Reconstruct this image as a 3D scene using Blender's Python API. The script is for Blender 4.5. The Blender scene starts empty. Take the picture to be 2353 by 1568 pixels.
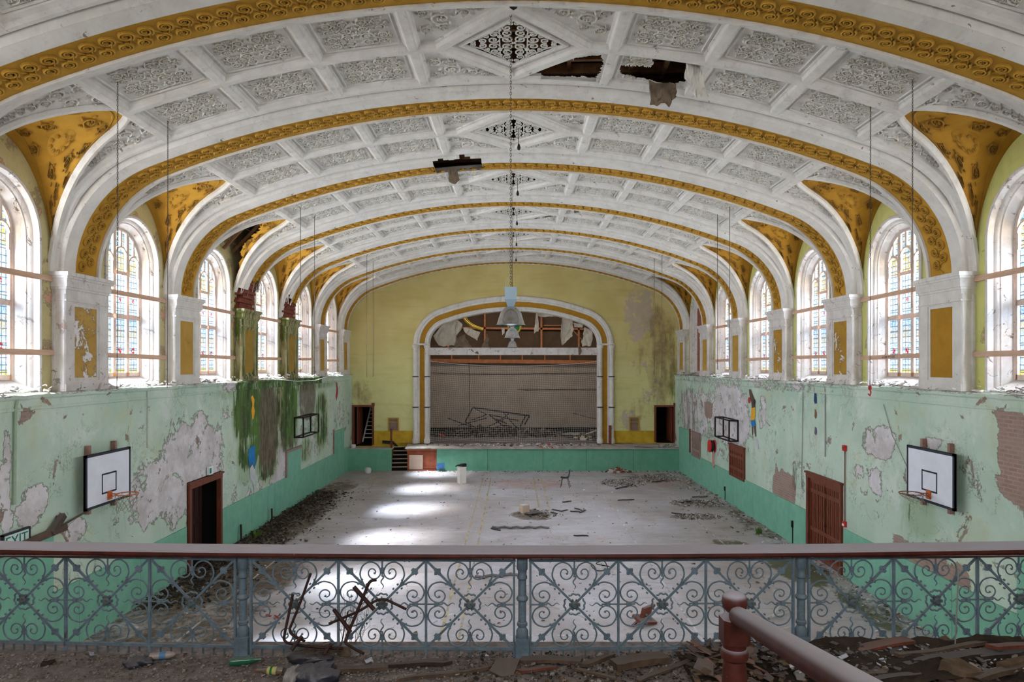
import bpy, bmesh, math, random
import numpy as np
from mathutils import Vector, Matrix, Euler
from math import pi, sin, cos, sqrt, atan2, hypot, radians

SC = bpy.context.scene
COL = SC.collection
RN = random.Random(11)
HC, F, VX, VY = 5.75, 1569.0, 1180.0, 839.0      # eye height; focal length and vanishing point in photo pixels
def PX(px, py, Y): return Vector(((px - VX) * Y / F, Y, HC - (py - VY) * Y / F))
def WY(px, X=9.0): return X * F / abs(px - VX)     # distance of a point on a side wall
def WZ(py, Y): return HC - (py - VY) * Y / F
def FY(py): return HC * F / (py - VY)              # distance of a point on the hall floor
def FP(px, py, z=0.0):
    Y = (HC - z) * F / (py - VY)
    return Vector(((px - VX) * Y / F, Y, z))
def lerp(a, b, t): return a + (b - a) * t

# ------------------------------------------------------------------ mesh builder
class MB:
    def __init__(s): s.v, s.f, s.m = [], [], []
    def add(s, vs, fs, mi=0):
        o = len(s.v)
        s.v.extend([(p[0], p[1], p[2]) for p in vs])
        for f in fs: s.f.append(tuple(i + o for i in f)); s.m.append(mi)
    def box(s, c, size, rot=None, mi=0, taper=1.0):
        x, y, z = size[0] / 2, size[1] / 2, size[2] / 2
        t = taper
        vs = [Vector(p) for p in ((-x, -y, -z), (x, -y, -z), (x, y, -z), (-x, y, -z), (-x * t, -y * t, z), (x * t, -y * t, z), (x * t, y * t, z), (-x * t, y * t, z))]
        if rot is not None:
            M = rot.to_matrix() if isinstance(rot, Euler) else (rot if isinstance(rot, Matrix) else Euler(rot).to_matrix())
            vs = [M @ p for p in vs]
        c = Vector(c)
        s.add([p + c for p in vs], [(0, 3, 2, 1), (4, 5, 6, 7), (0, 1, 5, 4), (1, 2, 6, 5), (2, 3, 7, 6), (3, 0, 4, 7)], mi)
    def bx(s, x0, x1, y0, y1, z0, z1, mi=0):
        s.box(((x0 + x1) / 2, (y0 + y1) / 2, (z0 + z1) / 2), (abs(x1 - x0), abs(y1 - y0), abs(z1 - z0)), mi=mi)
    def bar(s, p, q, w, h=None, up=(0, 0, 1), mi=0):
        p, q = Vector(p), Vector(q); h = w if h is None else h
        d = (q - p).normalized(); u = Vector(up)
        if abs(d.dot(u)) > .98: u = Vector((1, 0, 0)) if abs(d.x) < .9 else Vector((0, 1, 0))
        sx = d.cross(u).normalized(); u = sx.cross(d).normalized()
        vs = []
        for c in (p, q):
            for a, b in ((-1, -1), (1, -1), (1, 1), (-1, 1)): vs.append(c + sx * (a * w / 2) + u * (b * h / 2))
        s.add(vs, [(0, 3, 2, 1), (4, 5, 6, 7), (0, 1, 5, 4), (1, 2, 6, 5), (2, 3, 7, 6), (3, 0, 4, 7)], mi)
    def tube(s, pts, r, n=8, mi=0, closed=False, caps=True, flat=1.0, ref=None):
        P = [Vector(p) for p in pts]; k = len(P)
        rr = r if isinstance(r, (list, tuple)) else [r] * k
        vs, fs = [], []; prev = None
        for i in range(k):
            if closed: t = P[(i + 1) % k] - P[i - 1]
            else: t = P[min(i + 1, k - 1)] - P[max(i - 1, 0)]
            if t.length < 1e-9: t = Vector((0, 0, 1))
            t.normalize()
            if ref is not None: a = t.cross(Vector(ref))
            elif prev is None:
                a = t.cross(Vector((0, 0, 1)))
                if a.length < .1: a = t.cross(Vector((1, 0, 0)))
            else: a = prev - t * prev.dot(t)
            if a.length < 1e-6: a = t.cross(Vector((.3, .8, .5)))
            a.normalize(); prev = a; b = t.cross(a)
            for j in range(n):
                th = 2 * pi * j / n + pi / n
                vs.append(P[i] + a * (cos(th) * rr[i]) + b * (sin(th) * rr[i] * flat))
        for i in range(k if closed else k - 1):
            i2 = (i + 1) % k
            for j in range(n):
                j2 = (j + 1) % n
                fs.append((i * n + j, i * n + j2, i2 * n + j2, i2 * n + j))
        if caps and not closed:
            fs.append(tuple(range(n - 1, -1, -1))); fs.append(tuple((k - 1) * n + j for j in range(n)))
        s.add(vs, fs, mi)
    def lathe(s, prof, c=(0, 0, 0), n=16, mi=0, M=None, caps=True):
        vs, fs = [], []; c = Vector(c); k = len(prof)
        for r, z in prof:
            for j in range(n):
                p = Vector((r * cos(2 * pi * j / n), r * sin(2 * pi * j / n), z))
                vs.append((M @ p if M is not None else p) + c)
        for i in range(k - 1):
            for j in range(n):
                j2 = (j + 1) % n
                fs.append((i * n + j, i * n + j2, (i + 1) * n + j2, (i + 1) * n + j))
        if caps:
            fs.append(tuple(range(n - 1, -1, -1))); fs.append(tuple((k - 1) * n + j for j in range(n)))
        s.add(vs, fs, mi)
    def prism(s, poly, O, U, V, N, d, mi=0):
        O, U, V, N = Vector(O), Vector(U), Vector(V), Vector(N); k = len(poly)
        vs = [O + U * a + V * b for a, b in poly] + [O + U * a + V * b + N * d for a, b in poly]
        s.add(vs, [tuple(range(k - 1, -1, -1)), tuple(range(k, 2 * k))] + [(i, (i + 1) % k, k + (i + 1) % k, k + i) for i in range(k)], mi)
    def poly(s, pts, mi=0): s.add(pts, [tuple(range(len(pts)))], mi)
    def grid(s, fn, us, vs_, mi=0, keep=None):
        nu, nv = len(us), len(vs_)
        pts = [fn(u, v) for u in us for v in vs_]; fs = []; ms = []
        for i in range(nu - 1):
            for j in range(nv - 1):
                if keep is not None and not keep((us[i] + us[i + 1]) / 2, (vs_[j] + vs_[j + 1]) / 2): continue
                fs.append((i * nv + j, (i + 1) * nv + j, (i + 1) * nv + j + 1, i * nv + j + 1))
        s.add(pts, fs, mi)
    def loft(s, rings, mi=0, closed=False):
        k = len(rings[0]); vs = [p for r in rings for p in r]; fs = []
        for i in range(len(rings) - 1):
            for j in range(k if closed else k - 1):
                j2 = (j + 1) % k
                fs.append((i * k + j, i * k + j2, (i + 1) * k + j2, (i + 1) * k + j))
        s.add(vs, fs, mi)
    def sweep2d(s, path, prof, M, mi=0, closed=False):
        """sweep a cross-section [(side, height)] along a 2-D path laid on the surface M(a, s, h)"""
        k = len(path); rings = []
        for i in range(k):
            if closed: p, q = path[i - 1], path[(i + 1) % k]
            else: p, q = path[max(i - 1, 0)], path[min(i + 1, k - 1)]
            tx, ty = q[0] - p[0], q[1] - p[1]; l = hypot(tx, ty) or 1
            nx, ny = -ty / l, tx / l
            rings.append([M(path[i][0] + nx * w, path[i][1] + ny * w, h) for w, h in prof])
        if closed: rings.append(rings[0])
        s.loft(rings, mi)
    def build(s, name, mats, parent=None, smooth=None, flip=False):
        me = bpy.data.meshes.new(name)
        me.from_pydata(s.v, [], s.f)
        mats = mats if isinstance(mats, (list, tuple)) else [mats]
        for m in mats: me.materials.append(m)
        if len(mats) > 1: me.polygons.foreach_set('material_index', s.m)
        if smooth:
            me.polygons.foreach_set('use_smooth', [True] * len(me.polygons))
            me.set_sharp_from_angle(angle=radians(smooth))
        me.update()
        return link(bpy.data.objects.new(name, me), parent)
def link(o, parent=None):
    COL.objects.link(o)
    if parent is not None: o.parent = parent
    return o
def text_mesh(name, cu, parent=None):
    t = bpy.data.objects.new('tmp', cu); COL.objects.link(t); bpy.context.view_layer.update()
    me = bpy.data.meshes.new_from_object(t.evaluated_get(bpy.context.evaluated_depsgraph_get()))
    bpy.data.objects.remove(t); return link(bpy.data.objects.new(name, me), parent)
def tag(o, label=None, cat=None, group=None, kind=None):
    if label: o['label'] = label
    if cat: o['category'] = cat
    if group: o['group'] = group
    if kind: o['kind'] = kind
    return o
def thing(name, label, cat, loc=(0, 0, 0), group=None, kind=None):
    o = bpy.data.objects.new(name, None); o.location = loc; o.empty_display_size = .2
    COL.objects.link(o)
    return tag(o, label, cat, group, kind)
def copy_tree(o, parent=None):
    c = o.copy(); COL.objects.link(c)
    if parent is not None: c.parent = parent
    for ch in list(o.children): copy_tree(ch, c)
    return c
def catmull(P, n=8):
    out = []; P = [Vector(p) for p in P]
    for i in range(len(P) - 1):
        a, b, c, d = P[max(i - 1, 0)], P[i], P[i + 1], P[min(i + 2, len(P) - 1)]
        for j in range(n):
            t = j / n
            out.append(.5 * ((2 * b) + (c - a) * t + (2 * a - 5 * b + 4 * c - d) * t * t + (3 * b - a - 3 * c + d) * t ** 3))
    out.append(P[-1]); return out
_ph = [(RN.uniform(0, 6.28), RN.uniform(0, 6.28), RN.uniform(.6, 1.6), RN.uniform(-1.6, 1.6)) for _ in range(7)]
def wob(x, y, f=1.0):
    t = 0
    for i, (a, b, c, d) in enumerate(_ph):
        k = f * (1.6 ** i)
        t += sin(k * (c * x + d * y) + a + 1.7 * sin(k * (.7 * y - .4 * x) + b)) / (1.5 ** i)
    return t / 2.6

# ------------------------------------------------------------------ material builder
def lin(c):
    c = c / 255.0
    return c / 12.92 if c <= .04045 else ((c + .055) / 1.055) ** 2.4
def rgb(r, g, b): return (lin(r), lin(g), lin(b), 1.0)
class NT:
    def __init__(s, name):
        s.mat = bpy.data.materials.new(name); s.mat.use_nodes = True
        s.t = s.mat.node_tree; s.t.nodes.clear(); s._o = None
    def n(s, typ, **kw):
        nd = s.t.nodes.new(typ)
        for k, v in kw.items(): setattr(nd, k, v)
        return nd
    def set(s, sock, x):
        if x is None: return
        if hasattr(x, 'is_linked'): s.t.links.new(x, sock)
        else:
            if isinstance(x, (tuple, list)) and sock.type == 'VECTOR': x = x[:3]
            if isinstance(x, (int, float)) and sock.type == 'RGBA': x = (x, x, x, 1)
            sock.default_value = x
    def obj(s):
        if s._o is None: s._o = s.n('ShaderNodeTexCoord').outputs['Object']
        return s._o
    def world(s): return s.n('ShaderNodeNewGeometry').outputs['Position']
    def nz(s): return s.sep(s.n('ShaderNodeNewGeometry').outputs['Normal'])[2]
    def map(s, vec, scale=(1, 1, 1), loc=(0, 0, 0), rot=(0, 0, 0)):
        m = s.n('ShaderNodeMapping'); s.set(m.inputs['Vector'], vec)
        m.inputs['Scale'].default_value = scale; m.inputs['Location'].default_value = loc; m.inputs['Rotation'].default_value = rot
        return m.outputs[0]
    def sep(s, v):
        m = s.n('ShaderNodeSeparateXYZ'); s.set(m.inputs[0], v); return m.outputs
    def comb(s, x, y, z=0.0):
        m = s.n('ShaderNodeCombineXYZ'); s.set(m.inputs[0], x); s.set(m.inputs[1], y); s.set(m.inputs[2], z); return m.outputs[0]
    def noise(s, scale=5, detail=6, rough=.6, vec=None, dist=0.0, w=None):
        m = s.n('ShaderNodeTexNoise'); s.set(m.inputs['Vector'], vec if vec is not None else s.obj())
        m.inputs['Scale'].default_value = scale; m.inputs['Detail'].default_value = detail
        m.inputs['Roughness'].default_value = rough; m.inputs['Distortion'].default_value = dist
        return m.outputs[0]
    def vor(s, scale=5, feature='F1', vec=None, out='Distance', rnd=1.0):
        m = s.n('ShaderNodeTexVoronoi', feature=feature); s.set(m.inputs['Vector'], vec if vec is not None else s.obj())
        m.inputs['Scale'].default_value = scale; m.inputs['Randomness'].default_value = rnd
        return m.outputs[out]
    def math(s, op, a, b=None, c=None, clamp=False):
        m = s.n('ShaderNodeMath', operation=op); m.use_clamp = clamp
        s.set(m.inputs[0], a)
        if b is not None: s.set(m.inputs[1], b)
        if c is not None: s.set(m.inputs[2], c)
        return m.outputs[0]
    def step(s, x, a, b, t0=0.0, t1=1.0, smooth=True):
        m = s.n('ShaderNodeMapRange', interpolation_type='SMOOTHSTEP' if smooth else 'LINEAR')
        s.set(m.inputs[0], x)
        for i, v in ((1, a), (2, b), (3, t0), (4, t1)): s.set(m.inputs[i], v)
        return m.outputs[0]
    def mix(s, f, a, b, blend='MIX'):
        m = s.n('ShaderNodeMix', data_type='RGBA', blend_type=blend)
        s.set(m.inputs[0], f); s.set(m.inputs[6], a); s.set(m.inputs[7], b)
        return m.outputs[2]
    def attr(s, name='paint'):
        a = s.n('ShaderNodeAttribute', attribute_name=name)
        sp = s.n('ShaderNodeSeparateColor'); s.t.links.new(a.outputs['Color'], sp.inputs[0])
        return sp.outputs[0], sp.outputs[1], sp.outputs[2], a.outputs['Alpha']
    def bump(s, h, strength=.3, dist=.02, normal=None):
        m = s.n('ShaderNodeBump'); m.inputs['Strength'].default_value = strength; m.inputs['Distance'].default_value = dist
        s.set(m.inputs['Height'], h); s.set(m.inputs['Normal'], normal); return m.outputs[0]
    def pbr(s, color, rough=.8, metal=0.0, normal=None, spec=.3, **kw):
        b = s.n('ShaderNodeBsdfPrincipled')
        s.set(b.inputs['Base Color'], color); s.set(b.inputs['Roughness'], rough); s.set(b.inputs['Metallic'], metal)
        s.set(b.inputs['Normal'], normal); b.inputs['Specular IOR Level'].default_value = spec
        for k, v in kw.items(): s.set(b.inputs[k], v)
        return s.out(b.outputs[0])
    def out(s, sh):
        o = s.n('ShaderNodeOutputMaterial'); s.t.links.new(sh, o.inputs[0]); return s.mat

def paint_attr(o, fn):
    """store masks computed per vertex: fn(N x 3 array) -> N x 4 array"""
    me = o.data; n = len(me.vertices); co = np.empty(n * 3); me.vertices.foreach_get('co', co)
    a = me.attributes.new('paint', 'FLOAT_COLOR', 'POINT')
    a.data.foreach_set('color', np.clip(fn(co.reshape(n, 3)), 0, 1).astype(np.float32).ravel())
# ------------------------------------------------------------------ materials
M = {}
def varied(name, c, rough=.8, metal=0.0, var=.18, scale=6, bump=.15, bd=.01, dust=0.0, dustc=(150, 146, 150), spots=None, spotc=None, spec=.3, stretch=(1, 1, 1)):
    g = NT(name); v = g.map(g.obj(), stretch)
    n1 = g.noise(scale, 7, .65, v); n2 = g.noise(scale * 7, 4, .6, v)
    col = g.mix(g.step(n1, .3, .72), tuple(x * (1 - var) for x in c[:3]) + (1,), tuple(min(1, x * (1 + var)) for x in c[:3]) + (1,))
    if spots:
        sp = g.step(g.noise(spots[0], 8, .7, v), spots[1], spots[1] + spots[2])
        col = g.mix(sp, col, spotc)
    if dust:
        d = g.math('MULTIPLY', g.step(g.nz(), .25, .8), g.step(n1, .0, .38))
        col = g.mix(g.math('MULTIPLY', d, dust), col, rgb(*dustc))
    h = g.math('ADD', n1, g.math('MULTIPLY', n2, .5))
    M[name] = g.pbr(col, rough, metal, g.bump(h, bump, bd), spec)
    return M[name]

def peel_layer(g, col, thresh, ncoord, under, edge=.35, width=.035, scale=1.6):
    """paint flaking off in patches: thresh (socket or number) raised -> more bare plaster"""
    n = g.noise(scale, 9, .68, ncoord, .35)
    x = g.math('ADD', n, thresh)
    mask = g.step(x, .60, .60 + width)
    rim = g.math('MULTIPLY', g.step(x, .565, .60), g.math('SUBTRACT', 1.0, g.step(x, .60, .63)))
    col = g.mix(mask, col, under)
    col = g.mix(g.math('MULTIPLY', rim, edge), col, rgb(100, 88, 78))  # dark rim painted as a shadow line round each flake
    return col, mask, x

def wall_paint():
    g = NT('mint_wall_paint'); P = g.obj()
    R, G, B, A = g.attr()
    yz = g.sep(P); v2 = g.comb(yz[1], yz[2], 0.0)
    big = g.noise(.5, 4, .55, v2); mid = g.noise(2.2, 8, .65, v2, .6); fine = g.noise(14, 6, .7, v2)
    streak = g.noise(1.0, 7, .65, g.map(v2, (3.2, .28, 1)), .2)
    col = g.mix(g.step(big, .35, .65), rgb(178, 199, 181), rgb(197, 214, 198))
    col = g.mix(g.step(mid, .5, .75, 0, .55), col, rgb(192, 204, 176))
    col = g.mix(g.step(mid, .48, .28, 0, .5), col, rgb(170, 200, 184))
    col = g.mix(g.step(streak, .56, .75, 0, .45), col, rgb(204, 212, 200))
    # scuffs, fine cracks and small chips
    chips = g.step(g.noise(5.5, 9, .78, v2, 1.2), .64, .68)
    col = g.mix(g.math('MULTIPLY', chips, .6), col, rgb(132, 118, 108))
    vc = g.n('ShaderNodeTexVoronoi', feature='DISTANCE_TO_EDGE'); vc.inputs['Scale'].default_value = .9
    g.set(vc.inputs['Vector'], g.mix(.25, v2, g.n('ShaderNodeTexNoise').outputs[1]))
    dirt = g.step(g.noise(1.4, 8, .7, g.map(v2, (1.6, .5, 1)), .5), .58, .8, 0, .5)
    col = g.mix(dirt, col, rgb(122, 132, 112))
    n2 = g.noise(1.1, 10, .72, g.map(v2, (1, 1, 1), (4, 9, 0)), .7)
    crack = g.math('MULTIPLY', g.step(g.math('ABSOLUTE', g.math('SUBTRACT', n2, .5)), .010, .003), g.step(g.noise(.8, 4, .6, g.map(v2, (1, 1, 1), (8, 2, 0))), .48, .6))
    col = g.mix(g.math('MULTIPLY', crack, .7), col, rgb(104, 100, 88))
    pale = g.step(g.noise(.9, 9, .75, g.map(v2, (1, .7, 1), (2, 5, 0)), .6), .52, .66, 0, .75)
    col = g.mix(pale, col, rgb(212, 220, 212))
    warm = g.step(g.noise(.7, 8, .7, g.map(v2, (1, .8, 1), (12, 3, 0)), .4), .52, .74, 0, .65)
    col = g.mix(warm, col, rgb(188, 188, 150))
    # flaking plaster
    pl = g.mix(g.step(g.noise(1.3, 7, .7, v2), .35, .66), rgb(192, 184, 184), rgb(222, 217, 220))
    pl = g.mix(g.step(g.noise(2.6, 7, .75, v2, .8), .56, .7, 0, .65), pl, rgb(186, 164, 150))
    pl = g.mix(g.step(g.noise(4.2, 8, .75, v2, .8), .6, .68, 0, .65), pl, rgb(120, 110, 104))
    th = g.math('SUBTRACT', g.math('MULTIPLY', R, .36), .145)
    col, mp, x = peel_layer(g, col, th, v2, pl, .75)
    # bare brick
    bk = g.n('ShaderNodeTexBrick'); g.set(bk.inputs['Vector'], v2)
    bk.inputs['Color1'].default_value = rgb(146, 104, 92); bk.inputs['Color2'].default_value = rgb(168, 128, 114); bk.inputs['Mortar'].default_value = rgb(168, 158, 150)
    bk.inputs['Scale'].default_value = 1.0; bk.inputs['Mortar Size'].default_value = .012; bk.inputs['Brick Width'].default_value = .23; bk.inputs['Row Height'].default_value = .078
    bcol = g.mix(g.step(mid, .4, .7, 0, .5), bk.outputs[0], rgb(112, 86, 76))
    bcol = g.mix(g.step(g.noise(1.7, 8, .75, g.map(v2, (1, 1, 1), (1, 7, 0)), .4), .36, .66, .3, .92), bcol, rgb(160, 138, 128))
    bx = g.math('ADD', B, g.math('MULTIPLY', g.math('SUBTRACT', g.noise(1.3, 9, .68, v2, .6), .5), 3.4))
    mb = g.step(bx, .46, .5); rimb = g.math('MULTIPLY', g.step(bx, .38, .46), g.math('SUBTRACT', 1.0, g.step(bx, .47, .5)))
    col = g.mix(mb, col, bcol); col = g.mix(g.math('MULTIPLY', rimb, .75), col, rgb(110, 84, 68))
    # moss running down in streaks
    ms = g.noise(1.0, 9, .72, g.map(v2, (7.5, .55, 1)), .25)
    mx = g.math('ADD', ms, g.math('SUBTRACT', g.math('MULTIPLY', G, .62), .34))
    mossc = g.mix(g.step(g.noise(.9, 6, .6, g.map(v2, (2.2, .5, 1), (3, 1, 0))), .4, .6), rgb(34, 58, 22), rgb(74, 116, 34))
    mossc = g.mix(g.step(g.noise(3, 8, .75, g.map(v2, (3, .8, 1), (1, 4, 0)), .5), .56, .66, 0, .8), mossc, rgb(150, 156, 120))
    mossc = g.mix(g.step(g.noise(1.0, 6, .7, g.map(v2, (6, .35, 1), (7, 0, 0))), .5, .6, 0, .85), mossc, rgb(78, 70, 50))
    mx = g.math('ADD', mx, g.math('MULTIPLY', g.math('SUBTRACT', g.noise(.9, 7, .65, g.map(v2, (1.5, .8, 1), (2, 8, 0)), .4), .5), g.math('MULTIPLY', G, .9)))
    halo = g.step(G, .12, .6, 0, .5)
    col = g.mix(halo, col, rgb(128, 150, 88))
    col = g.mix(g.step(mx, .5, .60, 0, .93), col, mossc)
    # dark damp
    dx = g.math('ADD', ms, g.math('SUBTRACT', g.math('MULTIPLY', A, .6), .34))
    dx = g.math('ADD', dx, g.math('MULTIPLY', g.math('SUBTRACT', g.noise(1.0, 8, .7, g.map(v2, (1.8, .7, 1), (6, 6, 0)), .5), .5), g.math('MULTIPLY', A, 1.1)))
    col = g.mix(g.step(dx, .46, .66, 0, .88), col, g.mix(g.step(g.noise(2.2, 7, .7, g.map(v2, (3, .7, 1))), .35, .65), rgb(76, 66, 54), rgb(126, 112, 96)))
    h = g.math('ADD', g.math('MULTIPLY', mid, .5), g.math('MULTIPLY', fine, .25))
    h = g.math('SUBTRACT', h, g.math('MULTIPLY', mp, .9)); h = g.math('SUBTRACT', h, g.math('MULTIPLY', mb, 1.6))
    h = g.math('ADD', h, g.math('MULTIPLY', chips, -.4))
    M['wall'] = g.pbr(col, .82, 0, g.bump(h, .55, .03), .25)

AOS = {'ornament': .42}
def plain_plaster(name, c1, c2, under, thr=-.12, chip=.66, chipc=(96, 78, 66), moss=0.0, scale=1.8, bump=.35, streakc=None, ao=0.0, fleck=0.0):
    g = NT(name); P = g.obj()
    mid = g.noise(2.6, 8, .65, P, .4); fine = g.noise(16, 5, .7, P)
    col = g.mix(g.step(mid, .3, .7), rgb(*c1), rgb(*c2))
    st = g.noise(1.0, 7, .7, g.map(P, (4, 4, .45)), .2)
    if streakc: col = g.mix(g.step(st, .52, .72, 0, .6), col, rgb(*streakc))
    col, mp, x = peel_layer(g, col, thr, P, under, .55, scale=scale)
    ch = g.step(g.noise(4.5, 9, .75, P, .6), chip, chip + .03)
    col = g.mix(g.math('MULTIPLY', ch, .8), col, rgb(*chipc))
    if fleck:
        fk = g.step(g.noise(17, 7, .8, P, .5), fleck, fleck + .03)
        col = g.mix(g.math('MULTIPLY', fk, g.step(mid, .38, .6, .15, .8)), col, rgb(112, 92, 80))
    if moss:
        mx = g.math('ADD', g.noise(1.0, 8, .72, g.map(P, (6, 6, .5)), .2), moss - .35)
        mc = g.mix(g.step(g.noise(2.0, 6, .6, g.map(P, (3, 3, .5))), .4, .6), rgb(40, 66, 16), rgb(92, 116, 30))
        mc = g.mix(g.step(g.noise(1.0, 6, .7, g.map(P, (7, 7, .4), (5, 0, 0))), .5, .58, 0, .85), mc, rgb(84, 76, 50))
        col = g.mix(g.step(mx, .48, .56), col, mc)
    if ao:      # crevice shade painted into the colour by ambient occlusion
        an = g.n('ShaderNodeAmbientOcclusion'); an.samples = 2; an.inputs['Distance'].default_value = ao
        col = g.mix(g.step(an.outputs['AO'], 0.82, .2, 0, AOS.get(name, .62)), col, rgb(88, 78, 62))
    h = g.math('SUBTRACT', g.math('ADD', mid, g.math('MULTIPLY', fine, .3)), g.math('MULTIPLY', mp, .8))
    M[name] = g.pbr(col, .8, 0, g.bump(h, bump, .02), .25)

def back_wall():
    g = NT('yellow_end_wall_paint'); P = g.obj(); q = g.sep(P); v2 = g.comb(q[0], q[2], 0.0)
    R, G, B, A = g.attr()
    big = g.noise(.6, 4, .5, v2); mid = g.noise(2.0, 8, .65, v2, .5); st = g.noise(1.0, 6, .65, g.map(v2, (2.5, .5, 1)))
    hz = g.noise(1.0, 6, .65, g.map(v2, (.4, 3.2, 1)))
    col = g.mix(g.step(big, .35, .65), rgb(204, 188, 122), rgb(214, 200, 138))
    col = g.mix(g.step(q[2], 8.3, 4.0, 0, .8), col, g.mix(g.step(mid, .35, .65), rgb(214, 214, 150), rgb(222, 220, 162)))
    col = g.mix(g.step(hz, .5, .7, 0, .35), col, rgb(190, 168, 96))
    lowm = g.math('MULTIPLY', g.step(q[2], 2.1, 2.06), 1.0)
    col = g.mix(lowm, col, g.mix(g.step(mid, .35, .7), rgb(212, 176, 62), rgb(190, 152, 44)))
    n = g.math('ADD', g.noise(1.3, 9, .7, v2, .4), g.math('SUBTRACT', g.math('MULTIPLY', R, .34), .15))
    col = g.mix(g.step(n, .58, .64, 0, .85), col, g.mix(g.step(mid, .4, .6), rgb(196, 176, 164), rgb(180, 172, 150)))
    sx = g.math('ADD', st, g.math('SUBTRACT', g.math('MULTIPLY', A, .55), .33))
    sx = g.math('ADD', sx, g.math('MULTIPLY', g.math('SUBTRACT', g.noise(1.6, 8, .72, v2, .5), .5), .7))
    col = g.mix(g.step(sx, .36, .78, 0, .75), col, g.mix(g.step(g.noise(3, 7, .7, v2), .35, .65), rgb(118, 100, 66), rgb(160, 136, 98)))
    gx = g.math('ADD', st, g.math('SUBTRACT', g.math('MULTIPLY', G, .55), .33))
    col = g.mix(g.step(gx, .46, .62, 0, .8), col, rgb(108, 122, 58))
    M['back'] = g.pbr(col, .85, 0, g.bump(mid, .25, .02), .2)

def floor_mat():
    g = NT('dusty_parquet'); P = g.obj(); q = g.sep(P); v2 = g.comb(q[0], q[1], 0.0)
    R, G, B, A = g.attr()
    big = g.noise(.35, 5, .6, v2); mid = g.noise(1.4, 9, .7, v2, .8); fine = g.noise(18, 6, .75, v2)
    hz = g.noise(1.0, 8, .7, g.map(v2, (.7, 2.4, 1)), .5)
    col = g.mix(g.step(big, .35, .65), rgb(176, 170, 172), rgb(194, 190, 196))
    col = g.mix(g.step(mid, .5, .72, 0, .55), col, rgb(158, 146, 138))
    col = g.mix(g.step(hz, .48, .72, 0, .6), col, rgb(206, 204, 212))
    col = g.mix(g.step(fine, .6, .72, 0, .55), col, rgb(216, 212, 214))
    col = g.mix(g.step(g.noise(9, 8, .8, v2, .5), .62, .7, 0, .6), col, rgb(104, 92, 82))
    col = g.mix(g.step(g.noise(.28, 6, .65, g.map(v2, (1, .8, 1), (3, 7, 0)), .4), .42, .66, 0, .55), col, rgb(150, 134, 124))
    col = g.mix(g.step(g.noise(.9, 8, .75, g.map(v2, (.35, 2.2, 1), (5, 1, 0)), .5), .53, .7, 0, .5), col, rgb(132, 122, 116))
    # herringbone blocks showing through the dust
    zz = g.math('PINGPONG', q[0], .32)
    w = g.math('ADD', q[1], zz)
    ln = g.math('PINGPONG', w, .055)
    hb = g.math('MULTIPLY', g.step(ln, .008, .0), g.step(mid, .42, .56))
    col = g.mix(g.math('MULTIPLY', hb, g.math('ADD', .16, g.math('MULTIPLY', G, .7))), col, rgb(92, 80, 72))
    n = g.noise(1.1, 9, .72, v2, .8)
    dk = g.math('ADD', n, g.math('SUBTRACT', g.math('MULTIPLY', A, .6), .32))
    col = g.mix(g.step(dk, .44, .62, 0, .9), col, g.mix(g.step(g.noise(5, 7, .75, v2), .4, .62), rgb(74, 62, 50), rgb(128, 112, 96)))
    rd = g.math('ADD', n, g.math('SUBTRACT', g.math('MULTIPLY', R, .5), .3))
    col = g.mix(g.step(rd, .46, .64, 0, .5), col, rgb(176, 128, 108))
    gr = g.math('ADD', g.noise(1.7, 9, .72, v2, .8), g.math('SUBTRACT', g.math('MULTIPLY', B, .6), .32))
    col = g.mix(g.step(gr, .46, .6, 0, .85), col, rgb(78, 84, 44))
    h = g.math('ADD', mid, g.math('MULTIPLY', fine, .4))
    M['floor'] = g.pbr(col, .72, 0, g.bump(g.math('SUBTRACT', h, g.math('MULTIPLY', hb, .3)), .22, .02), .3)

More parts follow.
